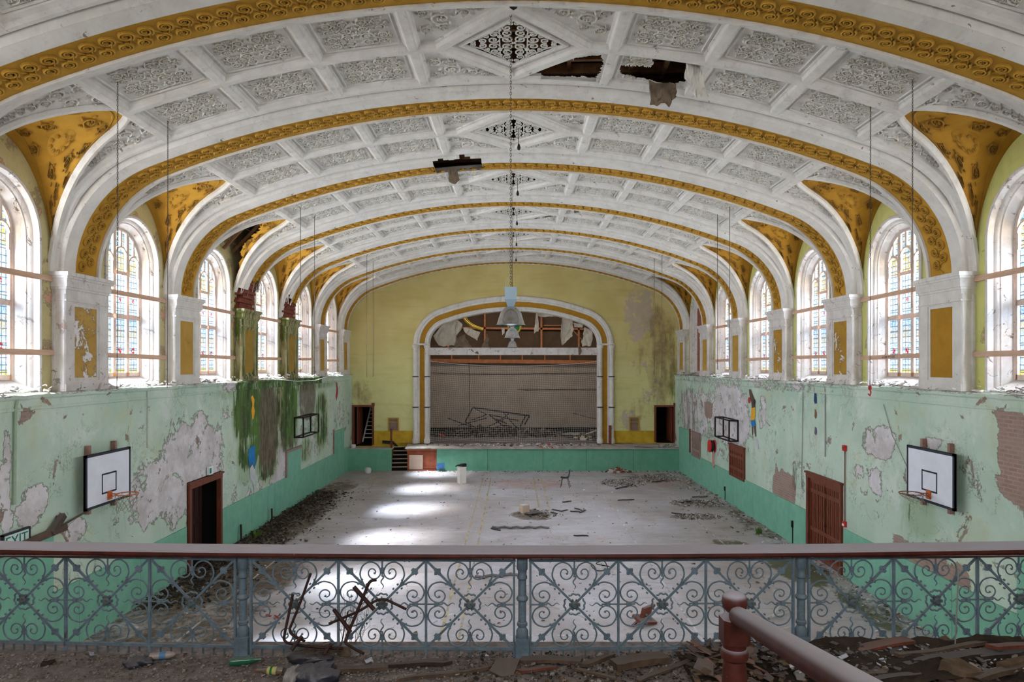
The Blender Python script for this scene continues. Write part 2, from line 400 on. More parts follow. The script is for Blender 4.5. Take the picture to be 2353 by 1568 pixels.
def stained_glass():
    g = NT('leaded_stained_glass'); q = g.sep(g.obj()); s, z = q[1], q[2]
    v2 = g.comb(s, z, 0.0)
    cell = g.vor(26, 'F1', v2, 'Color'); cs = g.n('ShaderNodeSeparateColor'); g.t.links.new(cell, cs.inputs[0])
    orn = g.step(g.noise(9, 3, .5, v2, 2.5), .5, .54)
    base = g.mix(g.step(cs.outputs[0], .2, .8), rgb(168, 196, 222), rgb(222, 226, 234))
    def band(a, b, soft=.03): return g.math('MULTIPLY', g.step(z, a - soft, a + soft), g.math('SUBTRACT', 1.0, g.step(z, b - soft, b + soft)))
    gold, blue, red = rgb(226, 186, 70), rgb(92, 158, 214), rgb(190, 44, 44)
    col = base
    col = g.mix(g.math('MULTIPLY', band(.72, 1.18, .08), g.math('ADD', .22, g.math('MULTIPLY', orn, .35))), col, blue)
    col = g.mix(g.math('MULTIPLY', band(.62, .95, .05), g.math('MULTIPLY', orn, .6)), col, gold)
    col = g.mix(g.math('MULTIPLY', band(2.25, 2.8, .1), g.math('MULTIPLY', orn, .95)), col, gold)
    col = g.mix(g.math('MULTIPLY', band(2.75, 3.4, .05), g.step(cs.outputs[1], .35, .4, 0, .75)), col, g.mix(g.step(cs.outputs[2], .3, .7), rgb(236, 190, 80), rgb(110, 176, 226)))
    col = g.mix(g.math('MULTIPLY', band(-.3, -.1, .01), g.step(cs.outputs[1], .3, .4)), col, rgb(228, 200, 90))
    # red rosette in each light
    for cx in (-.59, 0, .59):
        for cz, rad in ((.36, .085), (1.62, .06)):
            d = g.math('SQRT', g.math('ADD', g.math('POWER', g.math('SUBTRACT', s, cx), 2.0), g.math('POWER', g.math('SUBTRACT', z, cz), 2.0)))
            col = g.mix(g.math('MULTIPLY', g.step(d, rad, rad - .02), g.step(cs.outputs[2], .25, .35)), col, red)
    gx = g.math('PINGPONG', g.math('ADD', s, .0425), .0575); gz = g.math('PINGPONG', z, .07)
    lead = g.math('MAXIMUM', g.step(gx, .012, .006), g.step(gz, .012, .006))
    bars = g.step(g.math('PINGPONG', g.math('ADD', z, .1), .24), .012, .006)
    olead = g.math('MULTIPLY', g.math('MULTIPLY', g.step(g.math('ABSOLUTE', g.math('SUBTRACT', g.noise(9, 3, .5, v2, 2.5), .52)), .02, .008), .8), g.math('MAXIMUM', band(.6, 1.18, .05), band(2.25, 3.4, .05)))
    lead = g.math('MAXIMUM', g.math('MAXIMUM', lead, bars), olead)
    col = g.mix(g.math('MULTIPLY', lead, .85), col, rgb(70, 76, 84))
    tr = g.n('ShaderNodeBsdfTransparent'); g.set(tr.inputs[0], col)
    tl = g.n('ShaderNodeBsdfTranslucent'); g.set(tl.inputs[0], col)
    mx = g.n('ShaderNodeMixShader'); mx.inputs[0].default_value = .012
    g.t.links.new(tr.outputs[0], mx.inputs[1]); g.t.links.new(tl.outputs[0], mx.inputs[2])
    M['glass'] = g.out(mx.outputs[0])

def lines_mat(name, c, wear=.5):
    g = NT(name)
    n = g.noise(2.2, 8, .7)
    d = g.n('ShaderNodeBsdfDiffuse'); g.set(d.inputs[0], rgb(*c))
    t = g.n('ShaderNodeBsdfTransparent'); mx = g.n('ShaderNodeMixShader')
    g.set(mx.inputs[0], g.step(n, wear - .14, wear + .1, .1, .8))
    g.t.links.new(t.outputs[0], mx.inputs[1]); g.t.links.new(d.outputs[0], mx.inputs[2])
    M[name] = g.out(mx.outputs[0])

wall_paint(); back_wall(); floor_mat(); stained_glass()
lines_mat('line_yellow', (204, 186, 146), .5); lines_mat('line_white', (224, 224, 228), .5)
plain_plaster('white', (212, 207, 201), (228, 224, 219), rgb(188, 166, 148), -.105, .625, streakc=(180, 174, 174), fleck=.655)
plain_plaster('white_old', (206, 198, 193), (224, 219, 216), rgb(184, 156, 138), -.045, .60, streakc=(164, 152, 148), fleck=.635)
varied('tracery_stone', rgb(206, 188, 178), .85, 0, .12, 8, .2, .004, spots=(14, .6, .08), spotc=rgb(120, 104, 94))
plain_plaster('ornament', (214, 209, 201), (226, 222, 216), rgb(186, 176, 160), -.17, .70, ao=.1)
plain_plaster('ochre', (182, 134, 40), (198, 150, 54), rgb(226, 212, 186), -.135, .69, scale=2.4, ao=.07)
plain_plaster('ochre_dark', (164, 118, 30), (180, 132, 40), rgb(214, 200, 178), -.12, .685, scale=2.4, ao=.07)  # darker copy of ochre, the right side's weaker light put into the colour
plain_plaster('ochre_panel', (190, 150, 76), (176, 136, 58), rgb(226, 222, 224), -.065, .70, scale=2.6)
plain_plaster('ochre_worn', (192, 154, 84), (176, 138, 66), rgb(226, 222, 224), .085, .70, scale=2.2)
plain_plaster('ochre_worn_dark', (178, 136, 50), (164, 122, 40), rgb(222, 214, 206), .06, .70, scale=2.2)  # worn ochre darkened for the right piers, shade put into the colour
varied('conduit_green', rgb(158, 176, 154), .7, 0, .08, 5, .05, .003)
plain_plaster('clerestory_left', (206, 194, 146), (194, 180, 128), rgb(214, 158, 136), .03, .64, streakc=(176, 176, 130), scale=1.1)
plain_plaster('clerestory_right', (214, 210, 132), (202, 202, 126), rgb(212, 176, 150), -.05, .655, streakc=(182, 190, 110), scale=1.3)
plain_plaster('clerestory_moss', (188, 180, 130), (172, 164, 112), rgb(150, 130, 110), -.06, .62, moss=.22, scale=1.4)
plain_plaster('white_moss', (172, 164, 130), (150, 140, 96), rgb(150, 126, 84), -.02, .62, moss=.34)
plain_plaster('ochre_moss', (170, 134, 54), (150, 122, 52), rgb(150, 130, 90), -.08, .62, moss=.26)
plain_plaster('dado', (116, 172, 148), (130, 184, 160), rgb(156, 202, 180), -.2, .725, (70, 110, 90), streakc=(104, 166, 142), bump=.12)
plain_plaster('stage_green', (106, 166, 140), (120, 178, 152), rgb(120, 180, 150), -.2, .73, (60, 100, 80), streakc=(86, 154, 124), bump=.12)
varied('iron', rgb(104, 122, 136), .55, 0, .25, 9, .3, .004, dust=.45, dustc=(140, 140, 146), spots=(14, .60, .08), spotc=rgb(74, 58, 50))
varied('iron_dark', rgb(84, 98, 104), .6, 0, .25, 9, .3, .004, dust=.4, dustc=(130, 126, 130), spots=(14, .56, .1), spotc=rgb(72, 54, 46))
varied('mahogany', rgb(80, 32, 26), .5, 0, .35, 7, .2, .006, dust=.95, dustc=(176, 172, 186), spots=(26, .68, .04), spotc=rgb(190, 184, 186), spec=.4)
varied('door_wood', rgb(116, 62, 44), .55, 0, .3, 5, .25, .006, spots=(6, .62, .1), spotc=rgb(70, 40, 32), stretch=(6, 6, .6))
varied('door_dark', rgb(52, 28, 22), .6, 0, .3, 5, .2, .006)
varied('door_grey', rgb(150, 128, 120), .7, 0, .25, 5, .25, .006, spots=(5, .55, .1), spotc=rgb(112, 78, 66), stretch=(6, 6, .6))
varied('timber', rgb(206, 170, 146), .7, 0, .12, 4, .1, .004, stretch=(1, .4, 4))
varied('batten', rgb(176, 112, 72), .7, 0, .2, 4, .1, .004)
varied('roof_timber', rgb(120, 86, 60), .85, 0, .35, 4, .3, .01)
varied('void', rgb(16, 13, 12), .95, 0, .3, 2, .1, .01)
varied('brick_red', rgb(132, 70, 54), .9, 0, .35, 7, .5, .03, spots=(5, .55, .1), spotc=rgb(84, 52, 42))
varied('brick_wall', rgb(156, 96, 76), .9, 0, .2, 5, .4, .02)
varied('plank_old', rgb(92, 74, 62), .85, 0, .35, 5, .4, .006, dust=.5, dustc=(128, 120, 120), stretch=(1, 1, 1))
varied('plank_red', rgb(112, 62, 46), .8, 0, .35, 5, .3, .006, dust=.55, dustc=(132, 122, 120))
varied('plank_dark', rgb(56, 46, 42), .85, 0, .35, 5, .3, .006, dust=.35)
varied('rubble_grey', rgb(150, 142, 138), .95, 0, .3, 6, .4, .01)
varied('rubble_light', rgb(206, 202, 204), .95, 0, .15, 6, .4, .01)
varied('rubble_brown', rgb(106, 86, 70), .95, 0, .35, 6, .4, .01)
varied('rubble_dark', rgb(56, 46, 38), .95, 0, .4, 6, .4, .01)
varied('rubble_brick', rgb(168, 96, 74), .95, 0, .3, 6, .4, .01)
varied('balcony_dirt', rgb(132, 122, 120), .95, 0, .3, 9, .8, .02, spots=(30, .6, .06), spotc=rgb(160, 152, 152))
varied('steel', rgb(206, 210, 216), .2, 1.0, .1, 6, .04, .002)
varied('lamp_blue', rgb(176, 202, 224), .45, 0, .08, 4, .05, .003)
varied('black_metal', rgb(40, 32, 32), .5, .3, .3, 12, .2, .003)
varied('rust_metal', rgb(62, 40, 38), .6, .2, .4, 14, .4, .004, spots=(20, .55, .1), spotc=rgb(44, 34, 36))
varied('chain', rgb(70, 62, 56), .6, .3, .2, 12, .1, .003)
varied('board_white', rgb(226, 228, 238), .55, 0, .04, 4, .04, .003, spots=(6, .66, .08), spotc=rgb(190, 188, 192))
varied('board_black', rgb(44, 46, 56), .6, 0, .15, 6, .05, .003)
varied('rim_orange', rgb(204, 104, 52), .5, 0, .25, 10, .1, .003, spots=(14, .6, .1), spotc=rgb(120, 66, 44))
varied('rim_rust', rgb(122, 70, 58), .6, 0, .25, 10, .1, .003)
varied('bracket_wood', rgb(150, 116, 104), .75, 0, .2, 6, .2, .004)
varied('net_white', rgb(214, 210, 206), .8, 0, .1, 4, 0, .001)
varied('net_dirty', rgb(150, 140, 128), .8, 0, .2, 4, 0, .001)
varied('red_paint', rgb(206, 52, 52), .45, 0, .12, 5, .05, .003)
varied('pipe_pink', rgb(214, 150, 140), .6, 0, .1, 5, .05, .003)
varied('chair_black', rgb(38, 40, 44), .45, 0, .2, 6, .05, .003)
varied('chair_blue', rgb(72, 128, 186), .4, 0, .12, 4, .05, .003)
varied('plinth_white', rgb(226, 220, 212), .7, 0, .06, 4, .05, .003)
varied('stage_wood', rgb(158, 84, 58), .6, 0, .25, 4, .15, .005)
varied('beige_board', rgb(196, 172, 152), .75, 0, .08, 4, .05, .003)
varied('stage_floor', rgb(176, 168, 162), .9, 0, .2, 2.2, .4, .015, spots=(2.5, .55, .15), spotc=rgb(128, 118, 110))
varied('stage_floor_dark', rgb(120, 112, 110), .9, 0, .3, 2.2, .4, .015, spots=(2.5, .55, .15), spotc=rgb(80, 74, 72))
varied('backdrop', rgb(150, 134, 118), .9, 0, .12, 1.0, .15, .01, spots=(1.2, .55, .2), spotc=rgb(132, 116, 100))
varied('backdrop_dark', rgb(88, 68, 52), .9, 0, .15, 1.4, .1, .01)
varied('rag', rgb(196, 186, 170), .95, 0, .15, 3, .3, .02, spots=(3, .6, .15), spotc=rgb(120, 98, 76))
varied('rag_brown', rgb(120, 104, 88), .95, 0, .3, 3, .4, .02)
varied('trim_gold', rgb(196, 164, 50), .5, 0, .2, 6, .1, .003)
varied('emerald', rgb(34, 110, 60), .5, 0, .15, 6, .1, .003)
varied('bag_black', rgb(44, 46, 60), .38, 0, .3, 6, .35, .02, dust=.5, dustc=(120, 116, 120), spec=.5)
varied('bag_clear', rgb(150, 146, 146), .4, 0, .15, 8, .4, .02, spec=.5)
varied('bottle_green', rgb(36, 98, 74), .18, 0, .2, 5, .05, .002, dust=.25, spec=.6)
varied('bottle_brown', rgb(112, 92, 74), .25, 0, .2, 5, .05, .002, dust=.4, spec=.5)
varied('label_paper', rgb(186, 178, 116), .8, 0, .15, 20, .05, .002)
varied('label_green', rgb(40, 110, 60), .8, 0, .15, 20, .05, .002)
varied('bottle_plastic', rgb(166, 150, 146), .3, 0, .1, 5, .1, .003, spec=.5)
varied('label_blue', rgb(90, 136, 178), .6, 0, .12, 8, .05, .002)
varied('paper', rgb(190, 192, 206), .85, 0, .06, 8, .1, .003)
varied('twig', rgb(96, 80, 66), .9, 0, .3, 9, .1, .003)
varied('clear_white', rgb(214, 214, 216), .35, 0, .05, 4, .05, .003)
varied('mural_skin', rgb(96, 74, 66), .85, 0, .12, 5, .05, .002)
varied('mural_yellow', rgb(228, 170, 48), .85, 0, .1, 5, .05, .002)
varied('mural_blue', rgb(40, 122, 184), .85, 0, .12, 5, .05, .002)
varied('mural_red', rgb(178, 58, 60), .85, 0, .12, 5, .05, .002)
varied('mural_purple', rgb(110, 96, 128), .85, 0, .15, 5, .05, .002)
varied('mural_grey', rgb(196, 196, 200), .85, 0, .1, 5, .05, .002)
varied('mural_navy', rgb(38, 70, 112), .85, 0, .2, 5, .05, .002)
varied('mural_brown', rgb(140, 96, 60), .85, 0, .2, 5, .05, .002)
varied('ink', rgb(60, 46, 42), .8, 0, .1, 5, 0, .002)
varied('sign_cream', rgb(206, 226, 216), .7, 0, .06, 5, .03, .002)
varied('sign_teal', rgb(30, 110, 106), .7, 0, .06, 5, .03, .002)
varied('sign_white', rgb(226, 232, 232), .5, 0, .05, 5, .03, .002)
varied('moss', rgb(70, 90, 30), .95, 0, .4, 8, .6, .02)
varied('weed', rgb(84, 120, 44), .9, 0, .3, 8, .2, .01)
varied('concrete', rgb(140, 128, 126), .9, 0, .15, 3, .3, .01)
varied('wire_grey', rgb(150, 150, 140), .7, 0, .1, 6, .05, .002)
# ------------------------------------------------------------------ vault geometry
WX, PXF, UX = 9.0, 9.15, 9.42            # lower wall, pilaster face, clerestory wall
SP, VR, RISE, VH = 7.65, 21.0, 3.67, .28
vr = (VR ** 2 - (VR - RISE) ** 2 - PXF ** 2) / (2 * (VR - PXF)); CXS = PXF - vr
ZC = SP + RISE - VR; TH0 = atan2(CXS, SP - ZC); RV, rv = VR + VH, vr + VH
LA = RV * TH0; LS = rv * (pi / 2 - TH0); LT = LA + LS
HS, LR, LW = 1.56, 2.75, 2.42
B = 4.53; PIER = [10.12 + B * k for k in range(-1, 7)]; BAYS = [10.12 + B * (k + .5) for k in range(-1, 6)]
def vp(a, h=0.0):
    sg = 1 if a >= 0 else -1; a = abs(a)
    if a <= LA: th = a / RV; return sg * (RV - h) * sin(th), ZC + (RV - h) * cos(th)
    ph = TH0 + (a - LA) / rv
    return sg * (CXS + (rv - h) * sin(ph)), SP + (rv - h) * cos(ph)
def MV(a, s, h=0.0):
    x, z = vp(a, h); return (x, s, z)
def a_of_z(zr):
    zr = max(0.0, zr)
    if zr >= rv * cos(TH0): return RV * math.acos(min(1, (zr + SP - ZC) / RV))
    return LA + rv * (math.acos(zr / rv) - TH0)
def a_of_x(x): return RV * math.asin(x / RV)
ATIP = a_of_z(LR)
def gs(a):
    zr = vp(abs(a))[1] - SP
    return 0.0 if zr >= LR else HS * sqrt(max(0, 1 - (zr / LR) ** 2))
def lun(sg):
    def fn(u, v, h=0.0):
        def base(u, v):
            ph = pi * min(max(u, 0), 1); z = LR * sin(ph)
            gx, gz = vp(a_of_z(z)); w = Vector((UX, HS * cos(ph), SP + LW * sin(ph)))
            return w.lerp(Vector((gx, HS * cos(ph), gz)), v)
        p = base(u, v)
        if h:
            e = .004
            n = (base(u + e, v) - base(u - e, v)).cross(base(u, v + e) - base(u, v - e))
            if n.length > 1e-9:
                n.normalize()
                if n.z > 0: n = -n
                p = p + n * h
        return (sg * p.x, p.y, p.z)
    return fn
RND = lambda r, hh=None: [(-r, -.004), (-r * .7, (hh or r) * .7), (0, hh or r), (r * .7, (hh or r) * .7), (r, -.004)]
def spiral(cx, cy, r, turns=1.6, a0=0.0, sgn=1, n=26, rin=.18):
    return [(cx + r * (1 - (1 - rin) * i / n) * cos(a0 + sgn * 2 * pi * turns * i / n), cy + r * (1 - (1 - rin) * i / n) * sin(a0 + sgn * 2 * pi * turns * i / n)) for i in range(n + 1)]
def blob(mb, Mf, cx, cy, rx, ry, ang, h, n=8, mi=0):
    ca, sa = cos(ang), sin(ang); ring = lambda k, hh: [Mf(cx + ca * rx * k * cos(t) - sa * ry * k * sin(t), cy + sa * rx * k * cos(t) + ca * ry * k * sin(t), hh) for t in [2 * pi * i / n for i in range(n)]]
    mb.loft([ring(1, -.004), ring(.75, h * .7), ring(.3, h)], mi, closed=True)
    mb.add(ring(.3, h), [tuple(range(n))], mi)
def flower(mb, Mf, cx, cy, r, h):
    for k in range(5): blob(mb, Mf, cx + r * .55 * cos(k * 1.2566), cy + r * .55 * sin(k * 1.2566), r * .42, r * .26, k * 1.2566, h, 6)
    blob(mb, Mf, cx, cy, r * .28, r * .28, 0, h * 1.3, 6)
def spray(mb, Mf, cx, cy, r, a0, sgn, hh, leaves=5):
    mb.sweep2d(spiral(cx, cy, r, 1.5, a0, sgn, 18), RND(r * .12, hh * 1.3), Mf)
    for k in range(leaves):
        t = a0 - sgn * .2 + sgn * k * 2 * pi / leaves
        blob(mb, Mf, cx + r * 1.12 * cos(t), cy + r * 1.12 * sin(t), r * .38, r * .15, t + sgn * .8, hh * 1.3, 6)
    flower(mb, Mf, cx, cy, r * .5, hh * 1.5)
QUAD = [(.14, .12, .11, 0), (.385, .12, .10, 2), (.145, .335, .095, 4), (.385, .335, .105, 1), (.265, .225, .055, 3), (.265, .42, .045, 5), (.49, .225, .045, 2)]
def panel_relief(mb, a0, s0, sx=1.0, sy=1.0):
    for mx in (-1, 1):
        for my in (-1, 1):
            Mf = lambda u, v, h: MV(a0 + mx * u * sx, s0 + my * v * sy, h)
            for x, y, r, k in QUAD: spray(mb, Mf, x, y, r, k * 1.05, 1 if k % 2 else -1, .030, 5)
    flower(mb, lambda u, v, h: MV(a0 + u * sx, s0 + v * sy, h), 0, 0, .09, .04)
BARP = [(-.155, -.01), (-.15, .03), (-.115, .04), (-.085, .10), (-.06, .11), (.06, .11), (.085, .10), (.115, .04), (.15, .03), (.155, -.01)]
COLS = [1.82, 3.56, 5.30, 7.04]
CA = [a_of_x(x) for x in COLS]
def cut(mb, fn):
    keep = []
    for i, f in enumerate(mb.f):
        c = [sum(mb.v[j][k] for j in f) / len(f) for k in range(3)]
        if not fn(c[0], c[1], c[2]): keep.append(i)
    mb.f = [mb.f[i] for i in keep]; mb.m = [mb.m[i] for i in keep]
def arcpts(a0, a1, s, step=.3):
    n = max(2, int(abs(a1 - a0) / step)); return [(a0 + (a1 - a0) * i / n, s) for i in range(n + 1)]

def make_bay(hole=None, lhole=None, res=1):
    """one bay of the barrel vault, built about its own centre line"""
    fine = hole is not None
    dia = lambda a, s: abs(a) / .93 + abs(s) / .86 < 1
    sh = MB(); na = 420 * res if fine else 150; ns = 70 * res if fine else 30
    al = [-LT + 2 * LT * i / na for i in range(na + 1)]
    for i in range(na):
        a0, a1 = al[i], al[i + 1]; am = (a0 + a1) / 2
        g0, g1 = gs(a0), gs(a1)
        segs = [((-HS, -HS), (HS, HS), ns)] if g0 <= 0 and g1 <= 0 else [((-HS, -HS), (-g0, -g1), max(3, ns // 4)), ((g0, g1), (HS, HS), max(3, ns // 4))]
        for (p0, p1), (q0, q1), n in segs:
            vs, fs = [], []
            for j in range(n + 1):
                t = j / n; vs.append(MV(a0, lerp(p0, q0, t))); vs.append(MV(a1, lerp(p1, q1, t)))
            for j in range(n):
                sm = lerp((p0 + p1) / 2, (q0 + q1) / 2, (j + .5) / n)
                if dia(am, sm): continue
                fs.append((2 * j, 2 * j + 1, 2 * j + 3, 2 * j + 2))
            sh.add(vs, fs)
    md = MB()
    for sg in (-1, 1):
        for i, a in enumerate(CA): md.sweep2d([(sg * a, -1.50 if i < 3 else -1.5), (sg * a, 0), (sg * a, 1.50)], BARP, MV)
        md.sweep2d(arcpts(sg * 1.34, sg * ATIP, 0), BARP, MV)
        for s in (-1, 1):
            path = [(sg * LT * q / 40, s * max(1.40, min(1.53, gs(LT * q / 40) + .07))) for q in range(41)]
            md.sweep2d(path, [(-.10, -.01), (-.09, .05), (.0, .07), (.06, .11), (.12, .12)] if s * sg > 0 else [(.10, -.01), (.09, .05), (.0, .07), (-.06, .11), (-.12, .12)], MV)
    for p, q in (((1.36, 0), (0, 1.34)), ((0, 1.34), (-1.36, 0)), ((-1.36, 0), (0, -1.34)), ((0, -1.34), (1.36, 0))):
        md.sweep2d([p, (lerp(p[0], q[0], .5), lerp(p[1], q[1], .5)), q], BARP, MV)
    inner = [(.96, 0), (0, .89), (-.96, 0), (0, -.89)]
    md.sweep2d(inner, [(-.05, 0), (-.03, .05), (.03, .05), (.05, 0)], MV, closed=True)
    # thin frames inside the coffers
    orn = MB()
    edges = [1.82, 3.56, 5.30, 7.04]
    for sg in (-1, 1):
        for c in range(3):
            am, hw = (CA[c] + CA[c + 1]) / 2, (CA[c + 1] - CA[c]) / 2 - .215
            for s0 in (-.74, .74):
                md.sweep2d([(sg * am - hw, s0 - .53), (sg * am + hw, s0 - .53), (sg * am + hw, s0 + .53), (sg * am - hw, s0 + .53)], [(-.03, 0), (-.015, .022), (.015, .022), (.03, 0)], MV, closed=True)
                panel_relief(orn, sg * am, s0, 1.11, 1.01)
        for s0 in (-1, 1):   # corner pieces left by the lozenge
            for (x, y, r, k) in ((1.22, .98, .2, 1), (1.5, .62, .13, 2), (.82, 1.14, .14, 3), (1.5, 1.18, .1, 0), (1.2, .66, .08, 2), (.55, 1.26, .07, 1)):
                spray(orn, MV, sg * x, s0 * y, r * .95, k, sg * s0, .032, 6)
        # tapering scrolls beside the groins
        for s0 in (-1, 1):
            a = ATIP + .12
            while a < LT - .5:
                lo, hi = gs(a) + .14, 1.26
                if hi - lo > .08:
                    mid, w = (lo + hi) / 2, (hi - lo) / 2
                    r = min(.2, max(.05, w * .55))
                    rows = [mid] if w < .28 else [lo + w * .45, hi - w * .45]
                    for q, sm in enumerate(rows): spray(orn, MV, sg * a, s0 * sm, r * (.95 if len(rows) == 1 else .8), q * 2 + a, 1 if q % 2 else -1, .035, 5)
                    a += r * 1.9
                else: a += .15
    gr = MB()
    for mx in (-1, 1):
        for my in (-1, 1):
            Mf = lambda u, v, h: MV(mx * u, my * v, h)
            for x, y, r in ((.13, .13, .12), (.36, .12, .11), (.13, .36, .11), (.57, .10, .085), (.12, .56, .085), (.34, .33, .10), (.73, .05, .05), (.05, .71, .05), (.24, .24, .05), (.25, .49, .06), (.5, .26, .06)):
                gr.sweep2d(spiral(x, y, r, 1.3, x * 9, 1 if r > .1 else -1, 16, .25), [(-.012, -.004), (-.011, .014), (.011, .014), (.012, -.004)], Mf)
                blob(gr, Mf, x, y, r * .2, r * .2, 0, .012, 6)
            gr.sweep2d([(.95, 0), (.6, .2), (.3, .5), (0, .88)], [(-.012, -.004), (-.011, .014), (.011, .014), (.012, -.004)], Mf)
            gr.sweep2d([(0, 0), (.2, .2), (.44, .42)], [(-.01, -.004), (-.009, .012), (.009, .012), (.01, -.004)], Mf)
            gr.sweep2d([(.25, 0), (.25, .6)], [(-.01, -.004), (-.009, .012), (.009, .012), (.01, -.004)], Mf)
    rim = MB(); sp = {}
    for sg in (-1, 1):
        path = []
        for i in range(41):
            ph = pi * i / 40; z = LR * sin(ph); x, zz = vp(a_of_z(z)); path.append((sg * (x - .0), HS * cos(ph), zz - .02))
        rim.tube(path, .075, 7)
        L = lun(sg); lm = MB()
        us = [i / 48 for i in range(49)]; vs = [i / 14 for i in range(15)]
        if lhole and sg in lhole: us = [i / 130 for i in range(131)]; vs = [i / 50 for i in range(51)]
        lm.grid(L, us, vs)
        for v in (.10, .88): lm.sweep2d([(.06 + .88 * i / 40, v) for i in range(41)], [(-.012, 0), (-.006, .02), (.006, .02), (.012, 0)], L)
        # cartouche and scrolls, mirrored about the ridge
        def LS_(ox, oy, k=1): return lambda u, v, h: L(.5 + k * (ox + u * .22), oy + v * .5, h)
        for k in (-1, 1):
            Mf = LS_(.13, .45, k)
            blob(lm, Mf, 0, 0, .24, .32, .4, .05, 16)
            for q in range(9): blob(lm, Mf, .15 * cos(q * .7), .2 * sin(q * .7), .06, .05, q, .085, 6)
            for ox, oy, r in ((.055, .70, .17), (.21, .64, .15), (.04, .36, .13), (.235, .36, .15), (.30, .52, .13), (.33, .34, .12), (.38, .50, .10), (.18, .80, .11), (.14, .16, .11), (.10, .84, .1), (.27, .76, .09), (.41, .36, .09), (.06, .16, .09)):
                spray(lm, LS_(ox, oy, k), 0, 0, r * .9, ox * 20, k, .035, 5)
        if lhole and sg in lhole: cut(lm, lhole[sg])
        sp[sg] = lm
    if hole:
        for mb in (sh, md, orn, gr, rim): cut(mb, hole)
    return dict(sh=sh, md=md, orn=orn, gr=gr, rim=rim, sp=sp)
def place_bay(parts, y, first):
    o = parts['sh'].build('ceiling', M['white'], smooth=40); tag(o, 'white plaster barrel vault bay', kind='structure')
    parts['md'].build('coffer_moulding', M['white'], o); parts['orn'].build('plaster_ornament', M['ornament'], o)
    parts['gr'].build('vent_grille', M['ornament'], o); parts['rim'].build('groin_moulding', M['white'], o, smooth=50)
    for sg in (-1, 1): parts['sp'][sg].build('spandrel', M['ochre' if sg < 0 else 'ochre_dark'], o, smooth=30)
    o.location = (0, y, 0); return o

# holes seen in the photograph
def hole0(x, s, z):                     # two ragged gaps right of the lozenge in the nearest bay
    if z < 9: return False
    n = wob(x * 5, s * 5) * .08 + wob(x * 13, s * 13) * .05 + wob(x * 31, s * 29) * .02
    yy = s + BAYS[1]
    def quad(pts):
        d = 9
        for i in range(len(pts)):
            (x0, y0), (x1, y1) = pts[i], pts[(i + 1) % len(pts)]
            l = hypot(x1 - x0, y1 - y0); d = min(d, ((x1 - x0) * (yy - y0) - (y1 - y0) * (x - x0)) / l)
        return d
    return max(quad([(.36, 13.62), (.62, 13.22), (1.05, 12.95), (1.62, 12.78), (1.74, 12.95), (1.64, 13.72), (.9, 13.80)]), quad([(2.62, 13.6), (2.58, 12.9), (2.64, 12.5), (3.32, 12.5), (3.46, 12.9), (3.36, 13.5), (3.05, 13.66)]), quad([(1.95, 13.15), (2.35, 12.98), (2.85, 12.9), (2.9, 13.62), (2.15, 13.45)])) + n * .8 > 0
def hole3(x, s, z):
    if z < 9: return False
    n = wob(x * 6, s * 6) * .1
    return hypot((x - 1.25) / .22, (s - .55) / .3) + n * 3 < 1 or hypot((x - .9) / .1, (s - 1.0) / .14) + n < 1
def lun2(x, s, z):                      # left spandrel of the third bay has mostly fallen
    n = wob(s * 4, z * 4) * .16 + wob(s * 11, z * 11) * .06
    q = min(abs(s), HS * .999); xg = vp(a_of_z(LR * sqrt(1 - (q / HS) ** 2)))[0]
    v = (UX - abs(x)) / max(.01, UX - xg)
    return v < (.60 if s > 0 else .45) + n * 1.2 or (z < 8.7 + n and s > 0)
gen = make_bay()
order = {}
b = place_bay(gen, BAYS[0], True); order[0] = b
for k in (2, 4, 5, 6): order[k] = copy_tree(b); order[k].location = (0, BAYS[k], 0)
order[1] = place_bay(make_bay(hole=hole0, res=2), BAYS[1], False)
o3 = copy_tree(b); o3.location = (0, BAYS[3], 0); order[3] = o3
# bay 3 : replace its left spandrel by the broken one ; bay 4 : small holes in the crown
brk = make_bay(hole=lambda x, s, z: (x < 0 and ((z < 9.75 and s > .8 + wob(z * 5, s * 5) * .2 and z < 8.25 + wob(x * 9, s * 7) * .3))), lhole={-1: lun2})
for ch in list(o3.children): bpy.data.objects.remove(ch)
bpy.data.objects.remove(o3); order[3] = place_bay(brk, BAYS[3], False)
for ch in list(order[4].children): bpy.data.objects.remove(ch)
bpy.data.objects.remove(order[4]); order[4] = place_bay(make_bay(hole=hole3), BAYS[4], False)

# ------------------------------------------------------------------ transverse ribs
def make_rib(relief=True, broken=None):
    rb = MB(); pa = [(-LT + 2 * LT * i / 150, 0) for i in range(151)]
    MR = lambda a, s, h: MV(a, s, h)
    w = [(.77, -.03), (.755, .05), (.715, .075), (.68, .07), (.665, .16), (.63, .20), (.60, .205), (.42, .285), (.395, .285), (.385, .24)]
    rb.sweep2d(pa, w, MR, 0); rb.sweep2d(pa, [(-a, h) for a, h in w][::-1], MR, 0)
    rb.sweep2d(pa, [(.386, .24), (-.386, .24)], MR, 1)
    rl = MB(); Mh = lambda a, s, h: MV(a, s, .24 + h)
    a = -LT + .2; i = 0
    while a < LT - .15 and relief:
        for sg in (-1, 1):
            ac = a + (.15 if sg > 0 else 0); sc = sg * .125
            rl.sweep2d(spiral(ac, sc, .118, 2.0, -sg * 1.2, sg, 34, .28), RND(.022, .045), Mh)
            flower(rl, Mh, ac, sc, .036, .045)
            rl.sweep2d([(ac + .09, sc - sg * .02), (ac + .15, sc - sg * .11), (ac + .21, sc - sg * .2)], RND(.013, .024), Mh)
        a += .30; i += 1
    if broken:
        cut(rb, broken); cut(rl, broken)
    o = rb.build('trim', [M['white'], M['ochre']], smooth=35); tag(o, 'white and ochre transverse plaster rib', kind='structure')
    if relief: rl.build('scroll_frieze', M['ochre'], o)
    return o
r0 = make_rib(); r0.location = (0, PIER[1], 0); r0.name = 'trim_1'
nm = 2
